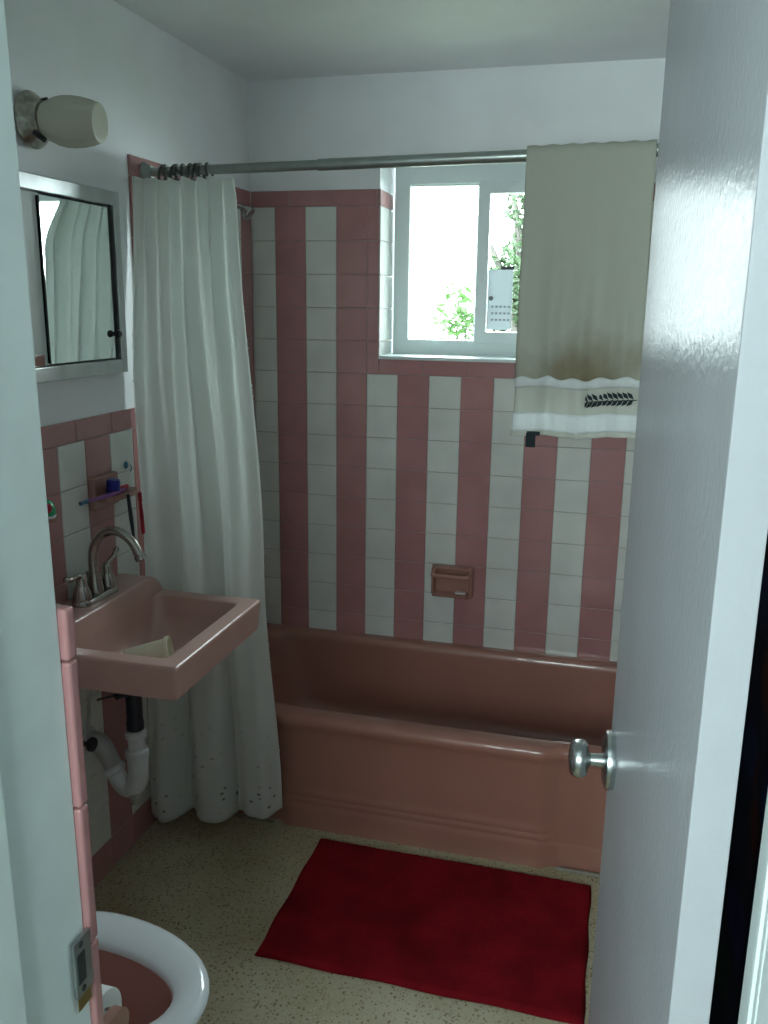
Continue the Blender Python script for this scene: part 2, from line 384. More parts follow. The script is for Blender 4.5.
cols = [(0, A0, 0)] + [(A0 + k * p, min(A0 + (k + 1) * p, W), 1 if k % 2 == 0 else 0) for k in range(13)]
zb = ZR - 5 * p
for (u0, u1, k) in cols:
    for r in range(14):
        v1 = ZR - r * p; v0 = max(v1 - p, TB)
        if r < 5 and u1 > WX0 and u0 < WX1: continue
        rects.append((u0, u1, v0, v1, k))
# pink fillers beside the window, the sill band, the top trim
for r in range(5):
    v1 = ZR - r * p
    rects.append((A0 + 3 * p, WX0, v1 - p - (.045 if 0 else 0), v1, 1))
    rects.append((WX1, A0 + 10 * p, v1 - p, v1, 1))
u = A0 + 3 * p
band = []
x = WX0
while x < WX1 - .001: band.append((x, min(x + .154, WX1), zb, WZ0, 1)); x += .154
rects += band
rects = [q for q in rects if not (q[2] < WZ0 - .001 and q[3] > zb + .001 and q[0] >= WX0 - .001 and q[1] <= WX1 + .001 and q not in band)]
x = -.02
while x < W:
    if x < WX0 or x > WX1: pass
    a, b_ = max(x, 0), min(x + .155, W)
    if a < WX0: rects.append((a, min(b_, WX0), ZR, ZR + .052, 1))
    if b_ > WX1: rects.append((max(a, WX1), b_, ZR, ZR + .052, 1))
    x += .155
bounds = [(0, WX0, TB, ZR + .05), (WX1, W, TB, ZR + .05), (WX0, WX1, TB, WZ0)]
tiles('wall_tile', wb, (0, .008, 0), (1, 0, 0), (0, 0, 1), rects, bounds)
# the reveal of the window is tiled too (white, with the trim row running on in pink)
rv = []
for r in range(6):
    v1 = ZR - r * p; v0 = max(v1 - p, WZ0 + .004)
    if v1 > v0: rv.append((.0, .17, v0, v1, 0))
rv.append((.0, .17, ZR, ZR + .052, 1))
tiles('reveal_tile', wb, (WX0 - .006, 0, 0), (0, 1, 0), (0, 0, 1), rv, [(0, .17, WZ0, ZR + .05)], th=.006)
tiles('reveal_tile', wb, (WX1 + .006, .17, 0), (0, -1, 0), (0, 0, 1), rv, [(0, .17, WZ0, ZR + .05)], th=.006)
MB().box(WX0, WX1, -.012, .19, WZ0 - .004, WZ0 + .008, .003).build('window_sill', 'pvcw', wb)

def side_tiles(O, U, flip):
    """side wall: t = distance measured from the back corner toward the door"""
    rs = []
    n = 0; t0 = 0; ends = [.087]
    while ends[-1] < -YE - .052: ends.append(min(ends[-1] + p, -YE - .05))
    prev = 0
    for e in ends:
        for r in range(14):
            v1 = ZR - r * p; rs.append((prev, e, max(v1 - p, .34), v1, 1 if n % 2 == 0 else 0))
        prev = e; n += 1
    t = prev; v = ZR
    while v > 0.001:
        rs.append((t, -YE, max(v - .154, 0), v, 3)); v -= .154
    x = 0
    while x < -YE - .02: rs.append((x, min(x + .155, -YE), ZR, ZR + .052, 1)); x += .155
    bs = [(0, -YE - .005, .34, ZR + .05), (t, -YE - .005, 0, .35)]
    # wainscot
    end = -YF - .012
    rs.append((-YE, .83, 0, ZW, 3)); t = .83; k = 0
    while t < end - .001:
        e = min(t + p, end)
        for r in range(10):
            v1 = ZW - r * p; rs.append((t, e, v1 - p, v1, k % 2))
        t = e; k += 1
    t = -YE
    while t < end - .001:
        e = min(t + .155, end); rs.append((t, e, ZW, ZW + CAP, 1)); t = e
    t = .83
    while t < end - .001:
        e = min(t + p, end); rs.append((t, e, 0, ZW - 10 * p, 1)); t = e
    bs.append((-YE, end, 0, ZW + CAP - .002))
    if flip:  # measure u from the door end so that the normal points into the room
        L = end
        rs = [(L - b_, L - a, c, d, k) for a, b_, c, d, k in rs]; bs = [(L - b_, L - a, c, d) for a, b_, c, d in bs]
        O = (O[0], -L, 0)
    return O, rs, bs
O, rs, bs = side_tiles((-.008, 0, 0), None, True)
tiles('wall_tile', wl, O, (0, 1, 0), (0, 0, 1), rs, bs)       # normal = U x V = +x
O, rs, bs = side_tiles((W + .008, 0, 0), None, False)
tiles('wall_tile', wr, O, (0, -1, 0), (0, 0, 1), rs, bs)      # normal = -x
# front wall wainscot, with rounded edge tiles turned toward the doorway
def front_tiles(x0, x1):
    rs = []; x = x1; k = 0
    L = x1 - x0
    t = 0
    while t < L - .001:
        e = min(t + p, L)
        for r in range(10): rs.append((t, e, ZW - (r + 1) * p, ZW - r * p, (k + 1) % 2))
        rs.append((t, e, 0, ZW - 10 * p, 1)); rs.append((t, e, ZW, ZW + CAP, 1)); t = e; k += 1
    return rs, [(0, L, 0, ZW + CAP - .002)]
rs, bs = front_tiles(.0, JL - .012)
tiles('wall_tile', wf, (JL - .012, YF + .004, 0), (-1, 0, 0), (0, 0, 1), rs, bs)
MB().box(0.001, JL - .006, YF, YF + .004, 0, ZW + CAP - .003).build('mortar_bed', 'grout', wf)
mb = MB(); zz = ZW + CAP; joints = [1.190, 1.035, .880, .725, .570, .415, .260, .105, 0]
while zz > .001:
    z0 = max(j for j in joints if j < zz - .001)
    mb.box(JL - .016, JL + .001, YF - .0045, YF + .0105, z0 + .0006, zz - .0006, .004, 3); zz = z0
mb.build('edge_tile', 'pinkt', wf)

# ------------------------------------------------------------------ window
win = tag(bpy.data.objects.new('window_1', None), kind='structure'); COL.objects.link(win); win.location = (WX0, .17, WZ0)
YW = .17
def frame_box(mb, x0, x1, z0, z1, w, y0, y1, wt=None, wr_=None, wb_=None, bev=.003):
    wt = wt or w; wr_ = wr_ or w; wb_ = wb_ or w
    mb.box(x0, x0 + w, y0, y1, z0, z1, bev); mb.box(x1 - wr_, x1, y0, y1, z0, z1, bev)
    mb.box(x0 + w - .002, x1 - wr_ + .002, y0, y1, z0, z0 + wb_, bev); mb.box(x0 + w - .002, x1 - wr_ + .002, y0, y1, z1 - wt, z1, bev)
mb = MB(); frame_box(mb, WX0 + .004, WX1 - .004, WZ0 + .006, WZ1, .055, YW, YW + .07, wt=.065, wb_=.052)
mb.build('window_frame', 'pvcw', win)
GX0, GX1, GZ0, GZ1 = .515, .750, 1.398, 1.917
f1 = MB(); frame_box(f1, GX0 - .012, GX1 + .012, GZ0 - .012, GZ1 + .012, .014, YW + .012, YW + .05, bev=.002)
s1 = f1.build('fixed_sash', 'pvcw', win)
MB().box(GX0, GX1, YW + .030, YW + .034, GZ0, GZ1).build('pane', 'glass', s1)
f2 = MB(); RX0, RX1, RZ0, RZ1 = .792, 1.045, 1.428, 1.892
frame_box(f2, GX1 + .004, RX1 + .03, RZ0 - .036, RZ1 + .034, .040, YW - .012, YW + .028, bev=.003)
s2 = f2.build('sliding_sash', 'pvcw', win)
MB().box(RX0 - .004, RX1 - .004, YW + .006, YW + .010, RZ0, RZ1).build('pane', 'glass', s2)
g = MB(); frame_box(g, RX0 - .004, RX1, RZ0 - .004, RZ1 + .004, .006, YW - .004, YW + .004, bev=0); g.build('glazing_gasket', 'black', s2)
t = MB(); t.box(RX0 + .004, RX0 + .088, YW - .006, YW - .004, RZ0 + .012, 1.640)
st = t.build('window_sticker', 'sticker', None); tag(st, 'pale grey paper label with faint print stuck on the right window pane', 'sticker')
t = MB(); t.box(RX0 + .046, RX0 + .092, YW - .0075, YW - .006, 1.640, 1.650); t.build('label_bar', 'black', st)['label'] = 'black top bar of the label'
t = MB()
for i in range(5):
    for j in range(3):
        t.box(RX0 + .018 + i * .014, RX0 + .026 + i * .014, YW - .007, YW - .0062, 1.47 + j * .022, 1.477 + j * .022)
t.lathe([(.008, 0), (.008, .001)], (RX0 + .016, YW - .0062, 1.545), (0, -1, 0)); t.build('label_print', 'cloud', st)
MB().box(.765, .785, YW - .02, YW - .012, 1.60, 1.66, .003).build('latch', 'pvcw', s2)

# ------------------------------------------------------------------ outside: ground, tree, house
def foliage(center, rad, n, size, seed):
    R = random.Random(seed); mb = MB()
    for _ in range(n):
        while True:
            d = Vector((R.uniform(-1, 1), R.uniform(-1, 1), R.uniform(-1, 1)))
            if .25 < d.length < 1: break
        c = Vector(center) + Vector((d.x * rad[0], d.y * rad[1], d.z * rad[2]))
        a = Vector((R.gauss(0, 1), R.gauss(0, 1), R.gauss(0, .6))).normalized(); b = a.orthogonal().normalized(); b.rotate(Matrix.Rotation(R.uniform(0, 6), 3, a))
        l = size * R.uniform(.6, 1.2); w = l * .36; nrm = a.cross(b) * l * .1
        mb.add([c - a * l, c + b * w * .9 - a * l * .2, c + a * l + nrm, c - b * w * .9 - a * l * .2, c + nrm * 1.2], [(0, 1, 4), (1, 2, 4), (2, 3, 4), (3, 0, 4)])
    return mb
tag(MB().box(-9, 12, .4, 22, -.5, -.45).build('garden_ground', 'grass', None, smooth=False), kind='structure')
def tree(loc, label, crown, nleaf, size, h, seed, leafm, limbs):
    t = thing('garden_tree', loc, label, 'tree'); x, y, z = loc
    mb = MB(); mb.tube([(x, y, z), (x + .05, y, z + h * .5), (x, y, z + h)], [.11, .09, .06], 10, smooth=4)
    for (dx, dy, dz, z0) in limbs: mb.tube([(x, y, z + z0), (x + dx * .5, y + dy * .5, z + z0 + dz * .6), (x + dx, y + dy, z + z0 + dz)], [.06, .04, .015], 8, smooth=4)
    mb.build('trunk', 'bark', t)
    fm = MB()
    for i, (c, r, k) in enumerate(crown): q = foliage((x + c[0], y + c[1], z + c[2]), r, int(nleaf * k), size, seed + i); fm.add(q.v, q.f)
    fm.build('foliage', leafm, t, smooth=False)
tree((.34, 5.8, -.45), 'leafy green tree with a forked trunk seen through the right window pane', [((.0, 0, 2.2), (.36, .5, .45), 1.7), ((.06, .2, 2.85), (.32, .4, .35), 1.1), ((.7, .2, 2.4), (.5, .5, .8), .8), ((-.18, .2, 1.85), (.26, .3, .25), .35)], 700, .06, 2.6, 3, 'leaf',
     [(-.45, 0, 1.2, 1.5), (.5, .1, 1.3, 1.7), (.2, .2, 1.6, 1.4), (-.2, .1, 1.2, 1.9)])
bt = thing('garden_shrub', (-.40, 6.2, -.45), 'pale green shrub low in the left window pane', 'shrub')
fm = MB()
for i, (c, r, k) in enumerate([((-.27, 6.2, 1.15), (.20, .4, .62), 330), ((-.42, 6.2, 1.35), (.24, .3, .42), 130), ((-.30, 6.2, .5), (.4, .4, .6), 250)]):
    q = foliage(c, r, k, .07, 40 + i); fm.add(q.v, q.f)
fm.build('foliage', 'leafl', bt, smooth=False)
q = MB()
for k in range(5): q.tube([(-.40, 6.2, -.45), (-.40 + .08 * (k - 1), 6.2, .4), (-.48 + .08 * k, 6.2 + .05 * k, 1.3)], [.03, .02, .008], 7, smooth=3)
q.build('stem', 'bark', bt)
hs = thing('garden_wall_house', (2.6, 13, -.45), 'neighbouring house with pale walls and grey roof behind the tree', 'house')
hs.name = 'neighbour_house'
mb = MB(); mb.prism([(-.6, -.45), (6, -.45), (6, 1.9), (2.7, 2.9), (-.6, 1.9)], 13, 17, 'y'); mb.build('wall', 'stucco', hs, smooth=False)
mb = MB(); mb.prism([(-.9, 1.85), (2.7, 2.95), (6.3, 1.85), (6.3, 1.97), (2.7, 3.1), (-.9, 1.97)], 12.7, 17.2, 'y'); mb.build('roof', 'roofm', hs, smooth=False)

# ------------------------------------------------------------------ door jambs
mb = MB(); yo = YF - .165; yi = YF - .005
mb.box(JL - .02, JL, yo, yi, 0, 2.04, .002)
mb.box(JL - .001, JL + .009, yo + .001, YF - .108, 0, 2.03, .002)            # stop
mb.box(JL - .105, JL - .008, yo - .018, yo + .004, 0, 2.10, .004)              # hall casing
for i, v in enumerate(mb.v): mb.v[i] = (v[0] - .0105 * max(v[2] - .9, 0), v[1], v[2])      # the old jamb is a little out of plumb
tr1 = struct('trim_1', mb, 'trimw')
mb = MB()
mb.box(JR, JR + .02, yo, YF + .002, 0, 2.04, .002)
mb.box(JR - .005, JR + .001, YF - .115, YF - .080, 0, 2.03, .003)
mb.box(JR + .008, JR + .105, yo - .018, yo + .004, 0, 2.10, .004)
for k, (a, b_) in enumerate(((YF - .072, YF - .062), (YF - .050, YF - .040))): mb.box(JR - .004, JR + .001, a, b_, 0, 2.03, .0018)
struct('trim_2', mb, 'trimw')
mb = MB(); mb.box(JL, JR, yo, YF + .002, 2.03, 2.05, .002); mb.box(JL - .105, JR + .105, yo - .018, yo + .004, 2.05, 2.14, .004); struct('trim_3', mb, 'trimw')
# strike plate
t = thing('strike_plate', (JL, YF - .02, .868), 'steel strike plate set in the white left door jamb above the toilet', 'strike plate')
mb = MB(); y0, y1 = YF - .033, YF - .006; z0, z1 = .838, .902
mb.box(JL - .002, JL + .0022, y0, y1, z0, z1, .001); mb.build('plate', 'stainless', t)
mb = MB(); mb.box(JL + .0018, JL + .0030, y0 + .003, y0 + .016, .853, .887, .0008); mb.build('latch_hole', 'dark', t)
for z in (.845, .896): MB().lathe([(.0035, 0), (.0035, .0008), (.002, .0012)], (JL + .002, (y0 + y1) / 2 - .003, z), (1, 0, 0), 12).build('screw', 'dark', t)
mb = MB(); mb.box(JL + .0002, JL + .0012, y0 + .002, y1 - .003, z0 - .016, z0 - .001, .0004); mb.build('old_plate_mark', 'brass', t)

# ------------------------------------------------------------------ door (hinged on the right, swung into the room)
H = Vector((1.3267, -2.230, 0)); E_ = Vector((1.276, -1.600, 0)); dd = (E_ - H).normalized(); Ld = (E_ - H).length; nn = Vector((-dd.y, dd.x, 0))
if nn.x > 0: nn = -nn
# local frame: u along door, n toward room-left face (x-), thickness .0345 behind
DM = Matrix(((dd.x, nn.x, 0, H.x), (dd.y, nn.y, 0, H.y), (0, 0, 1, 0), (0, 0, 0, 1)))
def dbox(mb, u0, u1, n0, n1, z0, z1, bev=0, mi=0): return mb.box(u0, u1, n0, n1, z0, z1, bev, 2, mi, DM)
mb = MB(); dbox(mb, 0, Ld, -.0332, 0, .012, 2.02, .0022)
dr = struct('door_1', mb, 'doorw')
def dpt(u, n, z): return DM @ Vector((u, n, z))
kz = .860; ku = Ld - .066
def knob_set(side):
    k = MB(); ax = nn * side; base = dpt(ku, 0 if side > 0 else -.0332, kz)
    k.lathe([(.0, 0), (.033, 0), (.034, .002), (.031, .008), (.016, .012), (.0105, .016), (.0095, .034), (.013, .0370), (.0235, .0390), (.0280, .044), (.0290, .050), (.0280, .057), (.0235, .0630), (.013, .0660), (0, .0670)], base, ax, 36, cap=False)
    return k
kb = knob_set(1).build('door_knob', 'chrome', dr)
mb = MB(); mb2 = MB()
base = dpt(ku, 0, kz)
mb.lathe([(0, 0), (.043, 0), (.0445, .006), (.0430, .012), (.032, .0160), (.012, .0175), (0, .0175)], dpt(ku + .004, 0, kz), nn, 40, cap=False); mb.build('rosette', 'chrome', kb)
knob_set(-1).build('door_knob', 'chrome', dr)
mb = MB(); dbox(mb, Ld - .001, Ld + .0012, -.029, -.006, kz - .028, kz + .028, .0005); mb.build('latch_plate', 'chrome', dr)
for z in (.25, 1.82):
    mb = MB(); mb.lathe([(.006, 0), (.006, .09)], (1.372, -2.222, z), (0, 0, 1), 14); mb.box(1.362, 1.384, -2.232, -2.230, z, z + .09, .0004); mb.build('hinge', 'trimw', dr)

# ------------------------------------------------------------------ bathtub
TX0, TX1, TY0, TY1 = .0005, W - .0005, -.737, -.0005
def ztub(x, y): return .340 + .026 * (-y / .737)
def bump(x):
    def s(t): t = max(0, min(1, t)); return t * t * (3 - 2 * t)
    return s((x - .355) / .03) * s((1.168 - x) / .03)
def tubring(ix, iy0, iy1, dz, r, zc=None, fb=1.0, rib=0):
    """fb = how much of the front bulge this ring keeps"""
    ring = rrect(TX0 + ix, TX1 - ix, TY0 + iy0, TY1 - iy1, r, 0, 6, 60)
    out = []
    for v in ring:
        y = v.y
        if y < TY0 + iy0 + .03 and fb:
            if zc is not None and .06 < zc < .2: y += (.0115 - iy0) * (1 - bump(v.x))      # the ribs run only along the panel
            y += (1 - bump(v.x)) * .020 * fb
        out.append(Vector((v.x, y, (ztub(v.x, y) + dz) if zc is None else zc)))
    return out
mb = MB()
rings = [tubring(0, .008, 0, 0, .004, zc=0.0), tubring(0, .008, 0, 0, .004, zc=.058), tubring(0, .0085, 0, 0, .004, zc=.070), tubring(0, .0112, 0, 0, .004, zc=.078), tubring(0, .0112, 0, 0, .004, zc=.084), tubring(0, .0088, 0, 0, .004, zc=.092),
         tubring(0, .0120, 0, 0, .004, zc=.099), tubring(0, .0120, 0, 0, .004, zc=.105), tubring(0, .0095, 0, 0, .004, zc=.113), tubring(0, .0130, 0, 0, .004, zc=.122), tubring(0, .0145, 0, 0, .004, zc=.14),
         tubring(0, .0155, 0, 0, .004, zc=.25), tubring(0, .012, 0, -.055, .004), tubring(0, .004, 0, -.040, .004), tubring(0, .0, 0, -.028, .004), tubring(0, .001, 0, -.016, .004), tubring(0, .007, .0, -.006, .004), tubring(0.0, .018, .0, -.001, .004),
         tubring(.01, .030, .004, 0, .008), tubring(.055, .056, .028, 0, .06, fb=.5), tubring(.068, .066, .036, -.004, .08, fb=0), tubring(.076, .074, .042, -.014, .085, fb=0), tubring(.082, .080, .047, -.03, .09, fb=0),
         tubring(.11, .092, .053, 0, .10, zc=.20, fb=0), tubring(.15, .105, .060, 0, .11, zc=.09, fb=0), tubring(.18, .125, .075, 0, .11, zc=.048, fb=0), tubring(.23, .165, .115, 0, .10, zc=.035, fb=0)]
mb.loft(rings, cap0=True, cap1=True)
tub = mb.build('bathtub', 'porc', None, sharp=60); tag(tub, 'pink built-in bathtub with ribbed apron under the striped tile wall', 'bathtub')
mb = MB(); mb.lathe([(0, 0), (.028, 0), (.026, .003), (0, .004)], (.235, -.36, .0353), (0, 0, 1), 20, cap=False); mb.build('drain', 'chrome', tub)
mb = MB(); mb.lathe([(0, 0), (.035, 0), (.034, .006), (0, .009)], (.108, -.36, .24), (1, 0, .2), 24, cap=False); mb.build('overflow_plate', 'chrome', tub)
# caulk lines
tag(MB().tube([(.02, -.7285, .004), (.34, -.7285, .004)], .005, 8).tube([(1.18, -.722, .004), (1.5, -.722, .004)], .006, 8).build('trim_4', 'caulk'), kind='structure')

# tub-wall soap dish
t = thing('soap_dish', (.735, -.008, .575), 'pink ceramic soap dish with grab bar on the striped wall over the tub', 'soap dish')
sx0, sx1, sz0, sz1 = .663, .812, .520, .632
mb = MB(); mb.box(sx0, sx1, -.014, -.0003, sz0, sz1, .003)
rim = [Vector((v.x, 0, v.y)) for v in rrect(sx0 + .004, sx1 - .004, sz0 + .002, sz1 - .002, .016, 0, 5)]
def rr(ins, y, r): return [Vector((v.x, y, v.y)) for v in rrect(sx0 + ins, sx1 - ins, sz0 + ins, sz1 - ins, r, 0, 5)]
mb.loft([rr(0, -.0125, .014), rr(.001, -.030, .014), rr(.004, -.036, .013), rr(.010, -.036, .010), rr(.013, -.030, .009), rr(.015, -.0145, .008)], cap1=True)
mb.build('dish', 'ceramic', t)
mb = MB(); mb.prism([(-.012, .527), (-.060, .531), (-.066, .537), (-.060, .541), (-.012, .538)], sx0 + .012, sx1 - .012, 'x'); mb.build('tray', 'ceramic', t)
mb = MB(); mb.tube([(sx0 + .012, -.014, .616), (sx0 + .014, -.052, .610), (sx0 + .024, -.064, .608), (sx1 - .024, -.064, .608), (sx1 - .014, -.052, .610), (sx1 - .012, -.014, .616)], .0085, 12, smooth=6); mb.build('grab_bar', 'ceramic', t)
mb = MB(); mb.box(.752, .790, -.052, -.028, .5412, .549, .004, 3); tag(mb.build('soap', 'soap'), 'thin worn sliver of pale soap lying in the pink wall soap dish', 'soap')

# ------------------------------------------------------------------ shower rod, rings, curtain
RY = -.700
def rodz(x): return 1.852 + .020 * x / W
mb = MB(); t = thing('curtain_rod', (0, RY, rodz(0)), 'grey metal shower curtain rod spanning the tub from wall to wall', 'rod')
MB().tube([(.010, RY, rodz(0)), (.50, RY, rodz(.5))], .0120, 18).build('inner_tube', 'rod', t)
MB().tube([(.485, RY, rodz(.485)), (W - .002, RY, rodz(W))], .0142, 18).build('outer_tube', 'rod', t)
for x, s in ((.0006, 1), (W - .0006, -1)): MB().lathe([(.026, 0), (.026, .003), (.020, .012), (.016, .022)], (x, RY, rodz(x)), (s, 0, 0), 22).build('end_flange', 'rod', t)
ringx = [.052, .066, .084, .098, .116, .132, .146, .163, .186]
for i, x in enumerate(ringx):
    z = rodz(x); R = random.Random(i); tl = R.uniform(-.006, .006); cy, cz = RY, z - .006
    pts = [(x + tl * math.cos(a), cy + .0185 * math.sin(a), cz + .0205 * math.cos(a)) for a in [2 * PI * k / 24 for k in range(24)]]
    mb = MB(); n = 8; ringsv = []
    for k in range(24):
        a = 2 * PI * k / 24; c = Vector(pts[k]); rad = (c - Vector((x, cy, cz))).normalized()
        ringsv.append([c + (rad * math.cos(b) + Vector((1, 0, 0)) * math.sin(b)) * .0038 for b in [2 * PI * j / n for j in range(n)]])
    ringsv.append(ringsv[0]); mb.loft(ringsv)
    o = mb.build('curtain_ring', 'ringm')
    if i == 0: lab = 'metal shower curtain ring on the rod, nearest the left wall'
    elif i == len(ringx) - 1: lab = 'metal shower curtain ring on the rod, farthest from the left wall'
    else: lab = '%s of nine shower curtain rings counted from the left wall along the rod' % ['second', 'third', 'fourth', 'fifth', 'sixth', 'seventh', 'eighth'][i - 1]
    tag(o, lab, 'curtain ring', 'rings on the shower curtain rod')

def sstep(a, b, x): t = max(0, min(1, (x - a) / (b - a))); return t * t * (3 - 2 * t)
def lerp(a, b, t): return a + (b - a) * t
def curtain(u, v):
    """u 0..1 left to right, v 0 top .. 1 bottom"""
    ztop = 1.828 + .004 * math.sin(u * 40)
    L = lerp(.004, .020, v)
    Rr = lerp(lerp(.262, .290, sstep(0, .10, v)), .343, sstep(.02, .55, v)); Rr = lerp(Rr, .385, sstep(.6, 1, v))
    yl = lerp(lerp(-.766, -.815, sstep(0, .33, v)), -.872, sstep(.5, 1, v)); yr = lerp(lerp(-.715, -.776, sstep(0, .10, v)), -.786, v)
    x = lerp(L, Rr, u); y = lerp(yl, yr, u)
    # broad folds that open downward: three at the hem
    A = lerp(.004, .038, sstep(0, 1, v))
    ph = 2 * PI * 2.7 * (u - .29) - PI / 2
    y -= A * (math.sin(ph)) * (.9 if u < .66 else .65)
    x -= A * .38 * math.cos(ph) * math.sin(PI * min(max(u, .0), 1)) ** .5
    # tighter gathers near the rod
    B = lerp(.013, .0035, sstep(0, .6, v))
    y -= B * math.sin(2 * PI * 8 * u + 1.3 * math.sin(5 * u + 2 * v)) * sstep(0, .06, u + .15)
    y -= .007 * math.sin(2 * PI * 5.3 * u + 2.2 * v + 1) * sstep(.05, .3, v) * (1 - .5 * v)
    y -= .017 * math.exp(-((u - .50 - .10 * v) / .030) ** 2) * sstep(.05, .2, v) * (1 - sstep(.5, .8, v))
    y -= .018 * math.exp(-((u - .80 + .02 * v) / .028) ** 2) * (1 - sstep(.55, .9, v))
    zb = .062 + .018 * sstep(.6, 1, u) + .006 * math.cos(ph + .6)
    z = lerp(ztop, zb, v)
    x = max(x, .004)
    return Vector((x, min(y, -.7425 + .03 * (1 - sstep(.6, .75, v)) * 1.0), z))
mb = MB(); mb.grid(curtain, 190, 120)
cu = mb.build('shower_curtain', 'curtain', None, sharp=180, recalc=False); tag(cu, 'white textured shower curtain gathered at the left end of the rod, specked at hem', 'shower curtain')
md = cu.modifiers.new('thickness', 'SOLIDIFY'); md.thickness = .0016
# little tufts along both edges
R = random.Random(3); mb = MB()
for k in range(70):
    v = R.uniform(.01, .99); c = curtain(0 if k % 2 else 1, v); r = R.uniform(.0016, .0030)
    mb.lathe([(0, 0), (r, r * .5), (r * .8, r * 1.4), (0, r * 2)], c, (R.uniform(-1, 1), -1, 0), 6, cap=False)
for k in range(260):
    u, v = R.uniform(.03, .97), R.uniform(.02, .97); c = curtain(u, v); r = R.uniform(.0012, .0024)
    mb.lathe([(0, 0), (r, r * .5), (r * .8, r * 1.4), (0, r * 2)], c, (R.uniform(-.5, .5), -1, 0), 6, cap=False)
mb.build('tuft', 'curtain', cu)['kind'] = 'stuff'

# shower head
t = thing('wall_shower', (.0006, -.16, 1.82), 'chrome shower head on the left tub wall, partly behind the curtain', 'shower head')
MB().lathe([(.024, 0), (.023, .004), (.011, .010)], (.0008, -.16, 1.822), (1, 0, 0), 22).build('flange', 'chrome', t)
MB().tube([(.004, -.16, 1.822), (.030, -.16, 1.820), (.045, -.16, 1.812)], .008, 12, smooth=5).build('arm', 'chrome', t)
MB().lathe([(0, 0), (.010, 0), (.013, .006), (.020, .018), (.0235, .028), (.022, .032), (0, .033)], (.040, -.16, 1.816), (.75, 0, -.6), 24, cap=False).build('spray_head', 'chrome', t)

# ------------------------------------------------------------------ towel over the rod
def towel_pt(u, s):
    """s: metres along from the front hem up over the rod and down the back"""
    Lf = .655; zt = rodz(1.15) + .0185; 
    x0 = lerp(1.004, 1.006, 0); w = .290
    x = x0 + w * u
    zr = rodz(x)
    arc = PI * .019
    fold = .0045 * math.sin(2 * PI * 2.3 * u + .6) + .003 * math.sin(2 * PI * 6 * u + 1)
    if s < Lf:
        d = Lf - s  # below the rod
        k = sstep(0, .5, d)
        y = RY - .019 - .004 * math.sin(PI * min(d / .6, 1)) - fold * k * 1.3
        y -= .016 * math.exp(-((u - .10) / .09) ** 2) * k * .8
        z = zr - d + .003 * math.sin(9 * u) * k
        z += -.010 * (1 - u) * (d / Lf) * .2
        x += .006 * u * (d / Lf) + .001 * math.exp(-((d - .55) / .05) ** 2) * (1 - u)
    elif s < Lf + arc:
        a = (s - Lf) / .019
        y = RY - .019 * math.cos(a); z = zr + .019 * math.sin(a)
        z += .0012 * math.sin(40 * u)
    else:
        d = s - Lf - arc; y = RY + .019 + .004 * math.sin(PI * min(d / .6, 1)) + fold * sstep(0, .4, d); z = zr - d
    return Vector((x, y, z))
Lf = .655
mb = MB(); tot = Lf + PI * .019 + .56
def seg(s0, s1, nv, nu=60, off=0): return MB().grid(lambda u, v: towel_pt(u, lerp(s0, s1, v)) + Vector((0, off, 0)), nu, nv)
tw = seg(.120, tot, 120).build('bath_towel', 'towel', None, sharp=180, recalc=False)
tag(tw, 'greyish white bath towel with brown stain hanging over the shower rod before the window', 'towel')
md = tw.modifiers.new('thickness', 'SOLIDIFY'); md.thickness = .006; md.offset = 0
b1 = MB().grid(lambda u, v: towel_pt(u, lerp(.052, .1235, v)), 60, 10).build('woven_band', 'towelband', tw, sharp=180, recalc=False); md = b1.modifiers.new('thickness', 'SOLIDIFY'); md.thickness = .003; md.offset = 0
b2 = MB().grid(lambda u, v: towel_pt(u, lerp(.010, .055, v)) + Vector((0, -.0015 * math.sin(PI * v), 0)), 60, 8).build('terry_end', 'towelwhite', tw, sharp=180, recalc=False); md = b2.modifiers.new('thickness', 'SOLIDIFY'); md.thickness = .007; md.offset = 0
b3 = MB().grid(lambda u, v: towel_pt(lerp(-.022, 1.008, u), lerp(-.003, .013, v)), 60, 4).build('hem', 'towelband', tw, sharp=180, recalc=False); md = b3.modifiers.new('thickness', 'SOLIDIFY'); md.thickness = .0035; md.offset = 0
b4 = MB().grid(lambda u, v: towel_pt(u, lerp(.119, .140 + .004 * math.sin(30 * u), v)) + Vector((0, -.005 - .003 * math.sin(PI * v), 0)), 60, 6).build('terry_edge', 'towelwhite', tw, sharp=180, recalc=False); md = b4.modifiers.new('thickness', 'SOLIDIFY'); md.thickness = .005; md.offset = 0
# embroidered leaf spray on the band
mb = MB()
for i in range(10):
    u = .60 + i * .040; c = towel_pt(u, .087 + .0015 * i * .3) + Vector((0, -.0045, 0))
    for sg in (1, -1):
        d = Vector((-.70, 0, .71 * sg)).normalized(); nrm = Vector((-d.z, 0, d.x)); l = .024; w = .005
        vs = [c, c + d * l * .5 + nrm * w, c + d * l, c + d * l * .5 - nrm * w]; vs2 = [q + Vector((0, -.0012, 0)) for q in vs]
        mb.add(vs + vs2, [(0, 1, 2, 3), (7, 6, 5, 4), (0, 1, 5, 4), (1, 2, 6, 5), (2, 3, 7, 6), (3, 0, 4, 7)])
c0 = towel_pt(.58, .087) + Vector((0, -.005, 0)); c1 = towel_pt(.985, .0905) + Vector((0, -.005, 0)); mb.tube([c0, c1], .0013, 6)
mb.build('embroidery', 'thread', tw)['label'] = 'dark embroidered leaf spray'
c = towel_pt(.15, .002)
mb = MB(); mb.box(c.x - .010, c.x + .022, c.y - .0035, c.y + .001, c.z - .004, c.z + .006, .001); mb.box(c.x - .012, c.x + .012, c.y - .003, c.y, c.z - .034, c.z + .002, .001, 2)
mb.build('care_label', 'thread', tw)['label'] = 'small black loop at hem'

